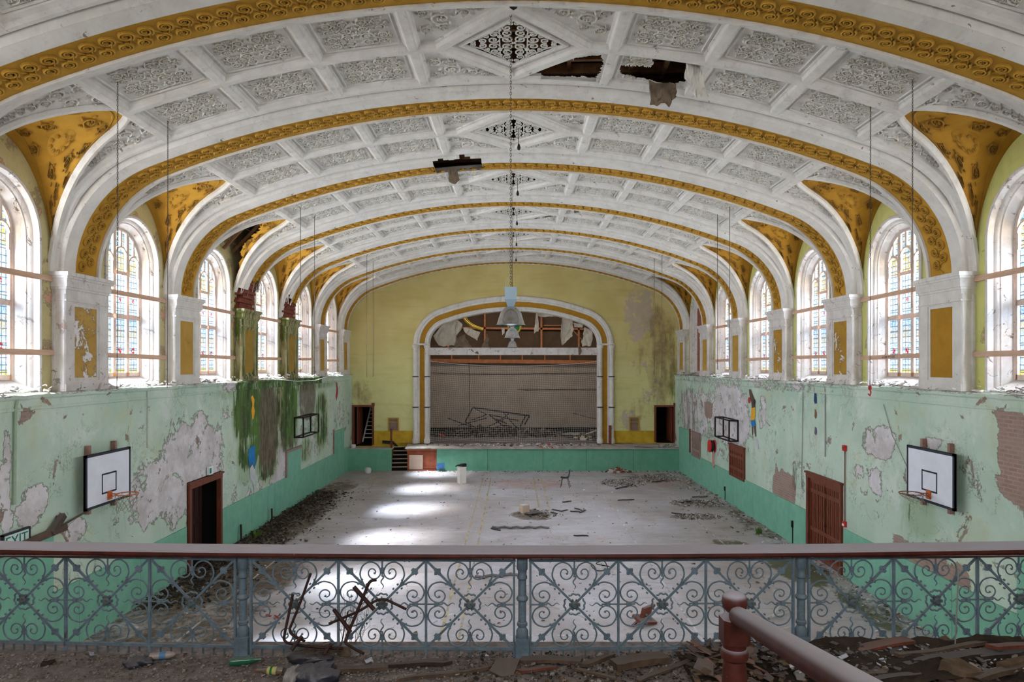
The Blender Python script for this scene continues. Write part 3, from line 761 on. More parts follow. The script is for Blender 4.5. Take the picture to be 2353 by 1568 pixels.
for k in (0, 2, 6, 7):
    c = copy_tree(r0); c.location = (0, PIER[k], 0); c.name = 'trim_%d' % nm; nm += 1
def brk_rib3(x, s, z):   # hole near the crown on the third rib
    n = wob(x * 5, s * 5) * .1
    return z > 10.5 and abs(x + 1.55) < .68 + n and -.62 + n < s < .12 + n * .5
def brk_rib4(x, s, z): return x < 0 and z < 8.7 + .4 * wob(s * 9, x * 5) + .4 * s
def brk_rib5(x, s, z): return x < 0 and z < 8.55 + .4 * wob(s * 8 + 2, x * 5) + .2 * s
for k, f in ((3, brk_rib3), (4, brk_rib4), (5, brk_rib5)):
    r = make_rib(True, f); r.location = (0, PIER[k], 0); r.name = 'trim_%d' % nm; nm += 1

# ------------------------------------------------------------------ roof space above the plaster
rf = MB()
rf.bx(-10.4, 10.4, 4.6, 46.5, 13.3, 13.45)
for sg in (-1, 1): rf.bx(sg * 9.78, sg * 9.95, 4.6, 38.2, 10.2, 13.4)
gp = []
n = 40
for i in range(n):   # gable closing the roof space towards the camera end
    a0, a1 = -LT + 2 * LT * i / n, -LT + 2 * LT * (i + 1) / n
    (x0, z0), (x1, z1) = vp(a0), vp(a1)
    rf.add([(x0, 5.7, z0), (x1, 5.7, z1), (x1, 5.7, 13.4), (x0, 5.7, 13.4)], [(0, 1, 2, 3)])
rf.bx(-10.4, -9.3, 5.6, 5.75, 7.6, 13.4); rf.bx(9.3, 10.4, 5.6, 5.75, 7.6, 13.4)
rfo = rf.build('roof', M['void']); tag(rfo, kind='structure')
rt = MB()
for y in [5.9 + .62 * i for i in range(52)]:
    if abs(y - 13.2) < 3 or abs(y - 19) < 1.2 or 20 < y < 24 or abs(y - 26) < 1:
        rt.bar((-9.6, y, 11.6 if y < 20 else 11.75), (9.6, y, 11.95), .09, .2)
for x in (.45, 1.02, 1.78, 2.28, 2.95, 3.5): rt.bar((x, 11.9, 11.83 - .012 * x * x), (x + .12, 14.2, 11.86 - .012 * x * x), .075, .12)
for y in (12.75, 13.2, 13.55): rt.bar((0.2, y, 12.02), (4, y, 11.9), .05, .09)
# rafters and laths showing where the left spandrel fell
for i in range(4):
    y = 20.5 + .75 * i
    rt.bar((-9.35, y, 9.5), (-6.6, y, 12.4), .06, .10)
for i in range(5): rt.bar((-9.2 + .45 * i, 20.1, 9.75 + .48 * i), (-9.2 + .45 * i, 23.4, 9.75 + .48 * i), .03, .06)
rt.build('rafter', M['roof_timber'], rfo)

# ------------------------------------------------------------------ pilasters
def make_pier(mw='white', mp='ochre_panel', sg=1, crumble=False):
    s = MB(); hw = .70
    # shaft with a sunk panel
    x0, x1 = PXF, UX + .05
    z0, z1 = 5.2, 7.2; pz0, pz1, ph = 5.42, 7.03, .44
    s.bx(x0, x1, -hw, -ph, z0, z1); s.bx(x0, x1, ph, hw, z0, z1)
    s.bx(x0, x1, -ph, ph, z0, pz0); s.bx(x0, x1, -ph, ph, pz1, z1)
    f = .06
    s.bx(x0 + .02, x0 + .05, -ph, -ph + f, pz0, pz1); s.bx(x0 + .02, x0 + .05, ph - f, ph, pz0, pz1)
    s.bx(x0 + .022, x0 + .05, -ph, ph, pz0, pz0 + f); s.bx(x0 + .022, x0 + .05, -ph, ph, pz1 - f, pz1)
    s.bx(x0 - .03, x1, -hw - .03, hw + .03, z0, z0 + .16)
    for e in (-1, 1): s.tube([(x0 + .02, e * (hw + .01), z0), (x0 + .02, e * (hw + .01), z1)], .035, 6); s.tube([(x1 - .08, e * (hw + .0), z0), (x1 - .08, e * (hw + .0), z1)], .045, 6)
    o = s.build('pilaster', M[mw], smooth=30); tag(o, kind='structure')
    p = MB(); p.bx(x0 + .035, x0 + .06, -ph, ph, pz0, pz1); p.build('panel', M[mp], o)
    c = MB()
    for a, b, w, x in ((7.06, 7.10, .735, 9.115), (7.10, 7.30, .71, 9.14), (7.30, 7.35, .74, 9.11), (7.35, 7.52, .77, 9.08), (7.52, 7.57, .80, 9.05), (7.57, 7.65, .83, 9.02)):
        c.bx(x, x1, -w, w, a, b)
    c.build('capital', M[mw], o)
    return o
pr = make_pier()
pm = make_pier('white_moss', 'ochre_moss'); po = make_pier('white_old', 'ochre_panel')
pd = make_pier('white', 'ochre_dark'); pw = make_pier('white_old', 'ochre_worn'); pw2 = make_pier('white_old', 'ochre_worn_dark')
for k in range(8):
    for sg in (-1, 1):
        src = pr
        if sg < 0 and k == 2: src = pw
        elif sg > 0 and k in (3, 4): src = pw2
        elif sg < 0 and k in (4, 5): src = pm
        elif sg < 0 and k == 6: src = po
        elif sg > 0: src = pd if k in (1, 2) else po
        if not src.get('used'):
            o = src; o['used'] = 1
        else: o = copy_tree(src)
        o.location = (0, PIER[k] if k < 7 else 37.33, 0)
        o.rotation_euler = (0, 0, pi if sg < 0 else 0)
for o in list(bpy.data.objects):
    if 'used' in o: del o['used']
# brick cores exposed above the two crumbled left capitals
for y in (PIER[4], PIER[5]):
    bc = MB()
    for i in range(17):
        z = 7.62 + i * .085; w = .72 - .012 * i + .05 * sin(i * 2.1)
        bc.box((-9.46 + .012 * i + .03 * sin(i * 2.9), y + .04 * sin(i * 1.7), z + .04), (.34, 2 * w - .1 * (i % 3), .078))
    o = bc.build('pier_core', M['brick_red']); tag(o, 'exposed red brick core above crumbled left capital', kind='structure')
# torn laths and plaster strips hanging below the broken rib feet
for y in (PIER[4], PIER[5]):
    hl = MB()
    for i in range(13):
        s0 = -.75 + 1.5 * RN.random(); z0 = 8.75 + RN.uniform(-.1, .4); L_ = RN.uniform(.3, .75)
        x0 = -9.15 + RN.uniform(0, .12)
        hl.bar((x0, y + s0, z0), (x0 - .05 + RN.uniform(-.05, .1), y + s0 + RN.uniform(-.15, .05), z0 - L_), .035, .012, mi=RN.choice((0, 0, 0, 1)))
    o = hl.build('plaster_lath', [M['white_old'], M['roof_timber']]); tag(o, kind='structure')

# ------------------------------------------------------------------ clerestory walls and windows
def arch_path(hw, zb, zs, n=28):
    return [(-hw, zb), (-hw, (zb + zs) / 2)] + [(-hw * cos(pi * i / n), zs + hw * sin(pi * i / n)) for i in range(n + 1)] + [(hw, (zb + zs) / 2), (hw, zb)]
def clerestory(sg, y, mat):
    w = MB(); hp = arch_path(1.19, -.55, 2.5)
    op = []
    for s, z in hp:      # outer loop: rectangle reached radially
        d = Vector((s, z - 1.6)); k = min((2.265 / abs(d.x)) if abs(d.x) > 1e-6 else 99, (3.3 / d.y) if d.y > 1e-6 else ((2.15 / -d.y) if d.y < -1e-6 else 99))
        op.append((d.x * k, 1.6 + d.y * k))
    op[0] = (-2.265, -.55); op[-1] = (2.265, -.55)
    rings = []
    for t in [i / 8 for i in range(9)]:
        rings.append([(0, lerp(a[0], b[0], t), lerp(a[1], b[1], t)) for a, b in zip(hp, op)])
    w.loft(rings); w.bx(0, .02, -2.265, 2.265, 4.88, 7.6)
    w.add([(0, -2.265, -.55), (0, 2.265, -.55), (0, 2.265, -.56), (0, -2.265, -.56)], [(0, 1, 2, 3)])
    o = w.build('wall_left' if sg < 0 else 'wall_right', M[mat]); tag(o, 'clerestory wall round an arched window', kind='structure')
    o.location = (sg * UX, y, HC)
    if sg < 0: o.rotation_euler = (0, 0, pi)
    return o
def make_window():
    fr = MB()
    prof = [(1.20, .01), (1.20, -.04), (1.165, -.06), (1.12, -.05), (1.10, -.01), (1.085, .05), (1.03, .08), (1.01, .12), (.985, .13), (.97, .17), (.90, .24), (.87, .30), (.85, .34)]
    fr.loft([[(x, s, z) for s, z in arch_path(hw, -.55, 2.5)] for hw, x in prof])
    root = fr.build('window_1', M['white_old'], smooth=35)
    sl = MB(); sl.add([(.36, -.9, -.27), (.36, .9, -.27), (-.02, 1.13, -.50), (-.02, -1.13, -.50), (-.02, 1.13, -.56), (-.02, -1.13, -.56)], [(0, 1, 2, 3), (3, 2, 4, 5)])
    sl.build('window_sill', M['white_old'], root)
    t = MB(); X = .318; d = .05; w = .115
    def v(s, a, b, ww=w, dd=d): t.bx(X - dd / 2, X + dd / 2, s - ww / 2, s + ww / 2, a, b)
    def h(s0, s1, z, hh=.10, dd=d): t.bx(X - dd / 2, X + dd / 2, s0, s1, z - hh / 2, z + hh / 2)
    for e in (-1, 1):
        v(e * .285, -.28, 2.5 + sqrt(.85 ** 2 - .285 ** 2)); v(e * .82, -.28, 2.55, .08)
        v(e * .56, 2.78, 2.5 + sqrt(.85 ** 2 - .56 ** 2), .06)
    v(0, 2.95, 3.34, .07)
    h(-.85, .85, 1.2, .11); h(-.285, .285, 2.28, .09); h(-.85, .85, -.24, .10)
    for c, hw, zs in ((-.56, .225, 2.52), (0, .235, 2.68), (.56, .225, 2.52)):
        t.tube([(X, c - hw * cos(pi * i / 12) * 1.05, zs + hw * 1.05 * sin(pi * i / 12)) for i in range(13)], .036, 6)
        t.bx(X - .028, X + .028, c - hw - .02, c - hw + .031, zs - .3, zs + .02); t.bx(X - .028, X + .028, c + hw - .031, c + hw + .02, zs - .3, zs + .02)
    t.tube([(X, s, z) for s, z in arch_path(.85, -.28, 2.5)], .04, 6)
    t.build('tracery', M['tracery_stone'], root)
    g = MB(); ap = arch_path(.88, -.3, 2.5); g.poly([(X + .015, s, z) for s, z in ap]); g.build('pane', M['glass'], root)
    return root
win = make_window(); tag(win, 'arched three-light stained glass window', kind='structure')
nw = 1
for k in range(7):
    for sg in (-1, 1):
        mat = ('clerestory_moss' if k in (4, 5) else 'clerestory_left') if sg < 0 else 'clerestory_right'
        clerestory(sg, BAYS[k], mat)
        o = win if nw == 1 else copy_tree(win)
        o.name = 'window_%d' % nw; nw += 1
        o.location = (sg * UX, BAYS[k], HC)
        o.rotation_euler = (0, 0, pi if sg < 0 else 0)
        if sg > 0 and k == 6:
            bd = MB(); bd.bx(.24, .28, -.86, .86, -.3, 3.0); bd.build('boarding', M['brick_wall'], o)
# timber planks braced across the windows
ORD = ['nearest', 'second', 'third', 'fourth', 'fifth', 'sixth', 'seventh']
pl = MB(); pl.bx(-.02, .02, -1.72, 1.72, -.055, .055); first = True
for k in range(1, 7):
    for sg in (-1, 1):
        if sg > 0 and k == 6: continue
        for lv, z, nmz in ((0, 5.98, 'lower'), (1, 7.49, 'upper')):
            if first: o = pl.build('timber_brace', M['timber']); first = False; src = o
            else: o = src.copy(); COL.objects.link(o)
            o.location = (sg * 9.38, BAYS[k] + RN.uniform(-.05, .05), z + RN.uniform(-.03, .03)); o.rotation_euler = (sg * RN.uniform(-.012, .012), 0, 0)
            tag(o, '%s pale timber plank across the %s window of the %s wall' % (nmz, ORD[k - 1], 'left' if sg < 0 else 'right'), 'plank', 'timber planks braced across the windows')
            if sg > 0 and lv == 0 and k in (1, 2):
                cu = bpy.data.curves.new('stamp', 'FONT'); cu.body = 'C16 KD 2022' if k == 1 else 'KD C16 2022 M'; cu.size = .085; cu.align_x = 'CENTER'; cu.align_y = 'CENTER'; cu.extrude = .001
                cu.materials.append(M['ink']); st = text_mesh('lettering', cu, o)
                st.location = (-.0225, -.3 if k == 1 else .1, 0); st.rotation_euler = Euler((pi / 2, 0, -pi / 2)); st.rotation_euler = (Matrix.Rotation(pi, 3, 'X') @ Euler((pi / 2, 0, -pi / 2)).to_matrix()).to_euler()

# ------------------------------------------------------------------ lower side walls
def cuts(lo, hi, step, extra):
    v = [lo + (hi - lo) * i / int((hi - lo) / step) for i in range(int((hi - lo) / step) + 1)]
    for e in extra: v = [t for t in v if abs(t - e) > step * .45] + [e]
    return sorted(v)
def blobfield(co, blobs, ax):
    """blobs: (px0, py0, px1, py1, strength) boxes in photo pixels on a side wall"""
    out = np.zeros(len(co))
    for x0, y0, x1, y1, st in blobs:
        ya, yb = sorted((WY(x0), WY(x1))); Ym = (ya + yb) / 2
        z1, z0 = WZ(y0, Ym), WZ(y1, Ym); zc, hz, hy = (z0 + z1) / 2, max(.05, (z1 - z0) / 2), max(.05, (yb - ya) / 2)
        d = (np.abs((co[:, 1] - Ym) / (hy * 1.15)) ** 2.6 + np.abs((co[:, 2] - zc) / (hz * 1.15)) ** 2.6)
        out = np.maximum(out, st * np.clip((1.7 - d) / 1.3, 0, 1))
    return out
LB = dict(
    peel=[(375, 965, 505, 1185, 1.0), (305, 1060, 392, 1205, .95), (0, 1010, 26, 1225, .95), (38, 1120, 106, 1205, .95), (505, 870, 548, 965, .6), (150, 1195, 198, 1245, .95), (615, 930, 665, 1120, .9), (520, 1090, 640, 1180, .55), (550, 990, 600, 1060, .5), (690, 960, 760, 1040, .6), (180, 935, 200, 955, .7), (250, 1190, 280, 1215, .6), (300, 900, 350, 960, .35), (765, 920, 800, 985, .5), (400, 1180, 440, 1240, .45), (130, 1290, 160, 1400, .5)],
    moss=[(540, 885, 600, 1010, 1.0), (548, 1000, 598, 1075, .8), (588, 880, 640, 1090, .85), (645, 880, 682, 1030, .85), (726, 905, 752, 1025, .7), (545, 1060, 590, 1110, .45), (690, 1010, 715, 1060, .55), (600, 1060, 630, 1100, .8), (530, 875, 760, 905, .6)],
    brick=[(638, 868, 657, 972, 1.0), (595, 900, 612, 950, .35)],
    damp=[(690, 872, 722, 958, 1.35), (596, 875, 636, 1085, .95), (640, 1000, 690, 1040, .6), (500, 862, 800, 882, .45), (100, 905, 470, 925, .2), (380, 1150, 470, 1240, .25), (560, 880, 580, 960, .4)])
RB = dict(
    peel=[(1638, 892, 1722, 1022, 1.0), (1565, 895, 1650, 1000, .85), (1985, 982, 2056, 1052, 1.0), (1963, 1068, 1986, 1104, .85), (1998, 1078, 2032, 1138, .95), (1744, 915, 1760, 985, .9), (2128, 1005, 2168, 1034, .9), (1826, 1060, 1850, 1150, .6), (2190, 1010, 2260, 1200, .42), (1655, 1020, 1690, 1060, .6), (1560, 870, 1900, 890, .6), (1575, 1000, 1600, 1060, .5), (2205, 1160, 2225, 1195, .8), (1975, 1115, 1995, 1140, .6), (2210, 1280, 2353, 1340, .5), (2090, 1226, 2190, 1246, .6)],
    moss=[(2080, 1140, 2150, 1235, .42), (1600, 890, 1640, 960, .2), (1900, 1040, 1960, 1120, .15), (2230, 930, 2340, 1180, .15)],
    brick=[(2298, 962, 2380, 1135, 1.1), (1781, 1088, 1824, 1160, 1.0), (2065, 1265, 2215, 1350, 1.05), (1620, 925, 1636, 960, .9)],
    damp=[(1563, 890, 1605, 1000, .6), (1555, 862, 2000, 880, .35), (1820, 1060, 1832, 1130, .7)])
DOORS = {-1: [(18.85, 20.95)], 1: [(18.65, 20.85)]}
def side_wall(sg, D):
    w = MB(); ds = DOORS[sg]
    ys = cuts(4.8, 38.1, .11, [d for p in ds for d in p]); zs = cuts(0, 4.93, .11, [2.38])
    inside = lambda y, z: any(a < y < b_ and z < 2.38 for a, b_ in ds)
    w.grid(lambda y, z: (sg * WX, y, z), ys, zs, keep=lambda y, z: not inside(y, z))
    o = w.build('wall_left' if sg < 0 else 'wall_right', M['wall']); tag(o, 'mint green wall with flaking paint', kind='structure')
    paint_attr(o, lambda co: np.stack([blobfield(co, D['peel'], sg), blobfield(co, D['moss'], sg), blobfield(co, D['brick'], sg), blobfield(co, D['damp'], sg)], 1))
    # string course and ledge below the windows
    l = MB(); pr_ = [(WX, 4.90), (WX - .03, 4.91), (WX - .035, 4.95), (WX - .015, 4.98), (WX - .02, 5.10), (WX - .05, 5.13), (WX - .06, 5.19), (WX - .02, 5.21), (WX + .5, 5.215)]
    ys2 = cuts(4.8, 38.1, .12, [])
    l.loft([[(sg * (x + .012 * wob(y * 3, z * 9) * (1 if z > 5.1 else .3)), y, z + .012 * wob(y * 4, x * 7)) for x, z in pr_] for y in ys2])
    t = l.build('ledge', M['wall'], o)
    paint_attr(t, lambda co: np.stack([np.maximum(blobfield(co, D['peel'], sg), .55 * (co[:, 2] > 5.18)), np.where((sg < 0) & (np.abs(co[:, 1] - 27) < 5), .75, 0), 0 * co[:, 0], .25 + .5 * (co[:, 2] > 5.2)], 1))
    return o
WL_ = side_wall(-1, LB); WR_ = side_wall(1, RB)
# green dado boarding
def dado(sg, runs):
    for y0, y1, z1, nm_ in runs:
        d = MB(); n = max(1, round((y1 - y0) / 2.44)); L_ = (y1 - y0) / n
        for i in range(n): d.bx(sg * (WX - .035), sg * (WX + .0), y0 + i * L_ + .006, y0 + (i + 1) * L_ - .006, 0, z1)
        o = d.build(nm_, M['dado']); tag(o, kind='structure')
dado(-1, [(4.8, 18.75, 1.30, 'baseboard_left'), (21.05, 37.05, 1.30, 'baseboard_left')])
dado(1, [(4.8, 18.55, 1.30, 'baseboard_right'), (20.95, 37.05, 1.30, 'baseboard_right')])

# ------------------------------------------------------------------ floor
fl = MB(); fl.grid(lambda x, y: (x, y, 0.0), cuts(-9.0, 9.0, .3, []), cuts(4.6, 37.1, .3, []))
flo = fl.build('floor', M['floor']); tag(flo, kind='structure')
def fblob(co, bl):
    out = np.zeros(len(co))
    for x, y, rx, ry, st in bl:
        d = ((co[:, 0] - x) / rx) ** 2 + ((co[:, 1] - y) / ry) ** 2; out = np.maximum(out, st * np.clip(1.3 - d, 0, 1))
    return out
paint_attr(flo, lambda co: np.stack([
    fblob(co, [(.6, 33, 2.6, 1.8, .8), (4.2, 33, 1.5, 1.5, .5), (3, 22.6, 3, .8, .5), (7.5, 34, 1.8, 2, .8)]),
    fblob(co, [(.2, 22.5, 3.6, 2.6, 1.0), (.8, 26.5, 2.2, 1.2, .6)]),
    fblob(co, [(7.0, 21.4, .9, 1.3, .8), (8.0, 19.5, .9, 2.2, .9), (8.3, 16, .6, 2, .7), (8.3, 24.5, .6, 1.2, .5)]),
    np.maximum(fblob(co, [(-8.3, 24, 1.3, 8.5, .95), (-8.2, 31.5, 1.1, 3.5, .7), (-7.6, 18.5, 2.2, 3.5, .85), (-7.3, 15, 2.6, 3.5, .6), (8.6, 25, .7, 8, .55), (7.2, 35.2, 2, 1.4, .6), (.7, 26.2, .9, 1.1, .9), (6.5, 23, 1.2, 1.2, .35), (-6.5, 21, 1.6, 2.5, .35)]), .12)], 1))
def cline(pts, w, m):
    l = MB(); l.sweep2d(pts, [(-w / 2, 0), (w / 2, 0)], lambda x, y, h: (x, y, .004)); l.build('court_line', M[m], flo)
for x in (-1.55, -1.15, 1.02, 1.42): cline([(x, 11 if x < 0 else 27.5), (x, 34.8)], .06, 'line_yellow')
for x in (3.95, -7.0, 6.75): cline([(x, 9), (x, 30)], .05, 'line_white')
for x in (-5.1, -5.6): cline([(x - 1.6, 31), (x - 1.6, 34)], .05, 'line_white')
cline([(-1.9, 14.5), (1.9, 14.5)], .06, 'line_white')
cline([(1.9 * cos(pi * i / 24), 14.5 + 1.9 * sin(pi * i / 24)) for i in range(25)], .06, 'line_white')
cline([(-1.9, 14.5), (-2.6, 9)], .06, 'line_white'); cline([(1.9, 14.5), (2.6, 9)], .06, 'line_white')
cline([(-2.0, 31), (-1.4, 27.5)], .05, 'line_white'); cline([(2.4, 31), (1.9, 27.5)], .05, 'line_white')
cline([(-9, 29.0), (9, 29.0)], .05, 'line_yellow')

# ------------------------------------------------------------------ end wall, proscenium
YB, YF = 38.06, 37.06
OA, OB_, OR = 5.55, 2.70, 12.0
def three(a, b_, R, n=40):
    r = (R * R - (R - b_) ** 2 - a * a) / (2 * (R - a)); c = a - r; th = atan2(c, R - b_)
    pts = []
    for i in range(n + 1):
        t = -pi / 2 + pi * i / n
        if abs(t) <= th: p = (R * sin(t), b_ - R + R * cos(t))
        else: sg = 1 if t > 0 else -1; p = (sg * (c + r * sin(abs(t))), r * cos(t))
        pts.append(p)
    return pts
PS = 6.90
pros = three(OA, OB_, OR)
def in_pros(x, z):
    if abs(x) >= OA - .2: return False
    if z < PS: return z > 1.0
    return z - PS < np.interp(x, [p[0] for p in pros], [p[1] for p in pros]) - .2
BD = [(-8.88, -7.88, 1.30, 3.40), (7.95, 8.93, 1.46, 3.40)]
BV = [(-6.93, -6.45, 2.12, 2.75), (6.50, 6.95, 2.12, 2.78)]
bw = MB(); ex = [v for d in BD + BV for v in d[:2]]; ez = [v for d in BD + BV for v in d[2:]]
hole = lambda x, z: in_pros(x, z) or any(a < x < b_ and c < z < d for a, b_, c, d in BD + BV)
bw.grid(lambda x, z: (x, YB, z), cuts(-9.45, 9.45, .16, ex), cuts(0, 12.0, .16, sorted(set(ez))), keep=lambda x, z: not hole(x, z))
bwo = bw.build('wall_back', M['back']); tag(bwo, 'yellow end wall round the stage arch', kind='structure')
def bf(co, bl): return fblob(np.stack([co[:, 0], co[:, 2]], 1), bl)
paint_attr(bwo, lambda co: np.stack([
    bf(co, [(7.0, 8.6, 1.1, 1.9, 1.0), (6.4, 2.6, .9, .9, .8), (7.2, 5.5, 1.6, 1.6, .5), (-8.6, 3.6, .7, .5, .7), (7.8, 4.2, .8, 1.3, .7)]),
    bf(co, [(8.9, 4, .5, 3, .6), (8.8, 7, .6, 1.8, .5), (-9, 5, .4, 2, .3)]), 0 * co[:, 0],
    bf(co, [(8.4, 5.6, 1.0, 2.6, .95), (8.2, 7.8, .9, 1.6, .8), (-8.4, 4.2, .8, 1.0, .7), (7.4, 3.3, 1.3, .8, .55), (-6.8, 2.2, 2, .35, .35), (7.6, 6.6, 1.6, 2.2, .5)])], 1))
pa = MB()
def prosw(off, dep, n=44):
    q = three(OA - off, OB_ - off, OR - off, n); y = YB - dep
    return [(-(OA - off), y, 1.40), (-(OA - off), y, 4.2)] + [(x, y, PS + z) for x, z in q] + [(OA - off, y, 4.2), (OA - off, y, 1.40)]
pa.loft([prosw(*t) for t in ((-.02, 0), (-.02, .05), (.02, .12), (.10, .15), (.18, .13), (.21, .09), (.26, .10), (.31, .09), (.33, .05))], 0)
pa.loft([prosw(*t) for t in ((.33, .05), (.60, .05))], 1)
pa.loft([prosw(*t) for t in ((.60, .05), (.61, .09), (.66, .11), (.70, .08), (.76, .10), (.82, .07), (.84, .0), (.84, -.6))], 0)
pao = pa.build('trim_20', [M['white'], M['ochre_dark']], smooth=35); tag(pao, 'white and ochre moulded stage arch', kind='structure')
cs = MB()
for sg in (-1, 1):
    for off, r in ((.10, .13), (.74, .12)):
        x = sg * (OA - off)
        cs.lathe([(r + .05, 1.40), (r + .05, 1.62), (r + .02, 1.66), (r, 1.75), (r, 3.35), (r + .03, 3.37), (r + .03, 3.43), (r * .95, 3.45), (r * .95, 5.05), (r + .02, 5.07), (r + .02, 5.13), (r * .9, 5.15), (r * .9, 6.62), (r + .05, 6.72), (r + .07, 6.86), (r + .02, 6.9)], (x, YB - .12, 0), 14)
    cs.bx(sg * (OA + .04), sg * (OA - .88), YB - .26, YB - .02, 6.84, 6.94)
cs.build('shaft', M['white'], pao, smooth=40)
rg = MB()
for sg in (-1, 1):
    for off in (.10, .74):
        for z in (3.40, 5.10): rg.lathe([(.15, z - .03), (.178, z - .02), (.178, z + .02), (.15, z + .03)], (sg * (OA - off), YB - .12, 0), 12)
rg.build('shaft_ring', M['board_black'], pao)
# small vents and door recesses of the end wall
for i, (a, b_, c, d) in enumerate(BV):
    v = MB(); f = .07
    v.bx(a - f, a, YB - .04, YB + .1, c - f, d + f); v.bx(b_, b_ + f, YB - .04, YB + .1, c - f, d + f); v.bx(a, b_, YB - .04, YB + .1, d, d + f); v.bx(a, b_, YB - .04, YB + .1, c - f, c); v.bx(a, b_, YB - .02, YB + .06, c + .42, c + .47)
    o = v.build('wall_vent', M['ochre_panel']); tag(o, 'small yellow framed wall vent %s of the stage arch' % ('left' if i == 0 else 'right'), 'vent', 'end wall vents')
    g = MB(); g.bx(a, b_, YB + .08, YB + .12, c, d); g.build('back_board', M['door_grey'], o)
def backdoor(i, a, b_, c, d):
    f = .11; v = MB()
    v.bx(a - f, a, YB - .06, YB + .25, c, d + f); v.bx(b_, b_ + f, YB - .06, YB + .25, c, d + f); v.bx(a - f, b_ + f, YB - .064, YB + .25, d, d + f)
    v.bx(b_ - .02, b_ + f + .03, YB - .09, YB - .02, d + .05, d + f + .12)
    o = v.build('door_%d' % i, M['door_wood']); tag(o, kind='structure')
    r = MB(); r.bx(a, a + .03, YB + .25, YB + 2.2, c, d); r.bx(b_ - .03, b_, YB + .25, YB + 2.2, c, d); r.bx(a, b_, YB + 2.2, YB + 2.25, c, d + .1); r.bx(a, b_, YB + .25, YB + 2.2, d, d + .05); r.bx(a, b_, YB + .0, YB + 2.2, c - .06, c)
    r.build('passage', M['void'], o); return o
d1 = backdoor(1, *BD[0]); d2 = backdoor(2, *BD[1])
lf = MB(); lf.box((-8.66, YB + .42, 2.35), (.05, .85, 2.05), rot=(0, 0, -.12)); lf.build('door_leaf', M['door_wood'], d1)
lf = MB(); lf.box((8.80, YB + .5, 2.4), (.05, .8, 1.9), rot=(0, 0, .15)); lf.build('door_leaf', M['door_wood'], d2)

# ------------------------------------------------------------------ stage
def rake(y): return 1.24 + (y - YF) * .13 if y < YB + .6 else 1.45
st = MB(); sx0, sx1 = -5.75, 9.0
st.add([(sx0 - .12, YF - .1, 1.245), (sx1, YF - .1, 1.245), (sx1, YB, 1.38), (sx0 - .12, YB, 1.38), (sx0 - .12, YF - .1, 1.19), (sx1, YF - .1, 1.19)], [(0, 1, 2, 3), (4, 5, 1, 0)])
st.add([(sx0 - .12, YF - .1, 1.19), (sx0 - .12, YF - .1, 1.245), (sx0 - .12, YB, 1.38), (sx0 - .12, YB, 1.2)], [(0, 1, 2, 3)])
st.grid(lambda x, y: (x, y, 1.39 + .03 * wob(x * 3, y * 3)), cuts(-6.6, 6.6, .3, []), cuts(YB - .1, 45.2, .3, []), mi=1)
sto = st.build('stage', [M['stage_floor'], M['stage_floor_dark']]); tag(sto, 'raised stage floor with green boarded front', 'stage', kind='structure')
fr = MB(); xs = [-4.18, -1.4, 1.6, 3.95, 6.5, 8.97]
for a, b_ in zip(xs, xs[1:]): fr.bx(a + .008, b_ - .008, YF, YF + .04, 0, 1.19)
fr.build('front_board', M['stage_green'], sto)
fk = MB(); fk.bx(-4.18, 9.02, YF + .03, YF + .08, 0, 1.19); fk.bx(-6.0, 9.02, YF + .1, 45.3, 1.12, 1.2); fk.bx(-9.5, 9.5, 37.0, 45.4, -.12, -.02); fk.build('backing', M['void'], sto)  # dark sheets added behind and under the boards, stopping outside light at gaps
fb = MB(); fb.bx(sx0, -4.18, YF + .01, YF + .06, .0, 1.19); fb.bx(sx0 - .06, -4.2, YF - .06, YF + .02, 1.06, 1.19); fb.bx(sx0 - .02, -4.2, YF - .03, YF + .02, .96, 1.03); fb.bx(sx0, -4.2, YF - .06, YF + .02, 0, .07); fb.bx(sx0 - .02, sx0 + .06, YF + .02, YB, 0, 1.2)
fb.bx(-4.95, -4.22, YF - .03, YF + .02, .13, .17)
fb.build('end_panel', M['stage_wood'], sto)
bb = MB(); bb.bx(-5.66, -4.92, YF - .035, YF + .02, .08, .86); bb.build('access_board', M['beige_board'], sto)
# landing left of the stage with winding steps
ld = MB(); ld.bx(-9.0, -6.62, YF + .05, YB, 1.14, 1.2); ld.box((-7.9, YF + .35, 1.215), (1.9, .55, .02), rot=(0, 0, .04))
ldo = ld.build('landing', M['stage_floor']); tag(ldo, kind='structure')
lb = MB(); lb.bx(-9.0, -6.62, YF, YF + .05, 0, 1.16); lb.build('front_board', M['stage_green'], ldo)
sp_ = MB(); tr = MB()
for i in range(6):
    z = .20 * (i + 1); y0 = YF + .02 + .16 * i; tw = .10
    tr.box((-6.18, y0 + .14, z), (.95, .3, .035), rot=(0, 0, tw)); sp_.box((-6.18, y0 + .05, z - .11), (.93, .03, .19), rot=(0, 0, tw))
so = sp_.build('stage_steps', M['void']); tag(so, kind='structure'); tr.build('tread', M['beige_board'], so)
sk = MB(); sk.prism([(-6.7, 1.32), (-5.86, .55), (-5.86, .72), (-6.7, 1.5), (-7.3, 1.55), (-7.3, 1.38)], (0, YB - .03, 0), (1, 0, 0), (0, 0, 1), (0, -1, 0), .02); sk.build('stair_string', M['plank_dark'], so)
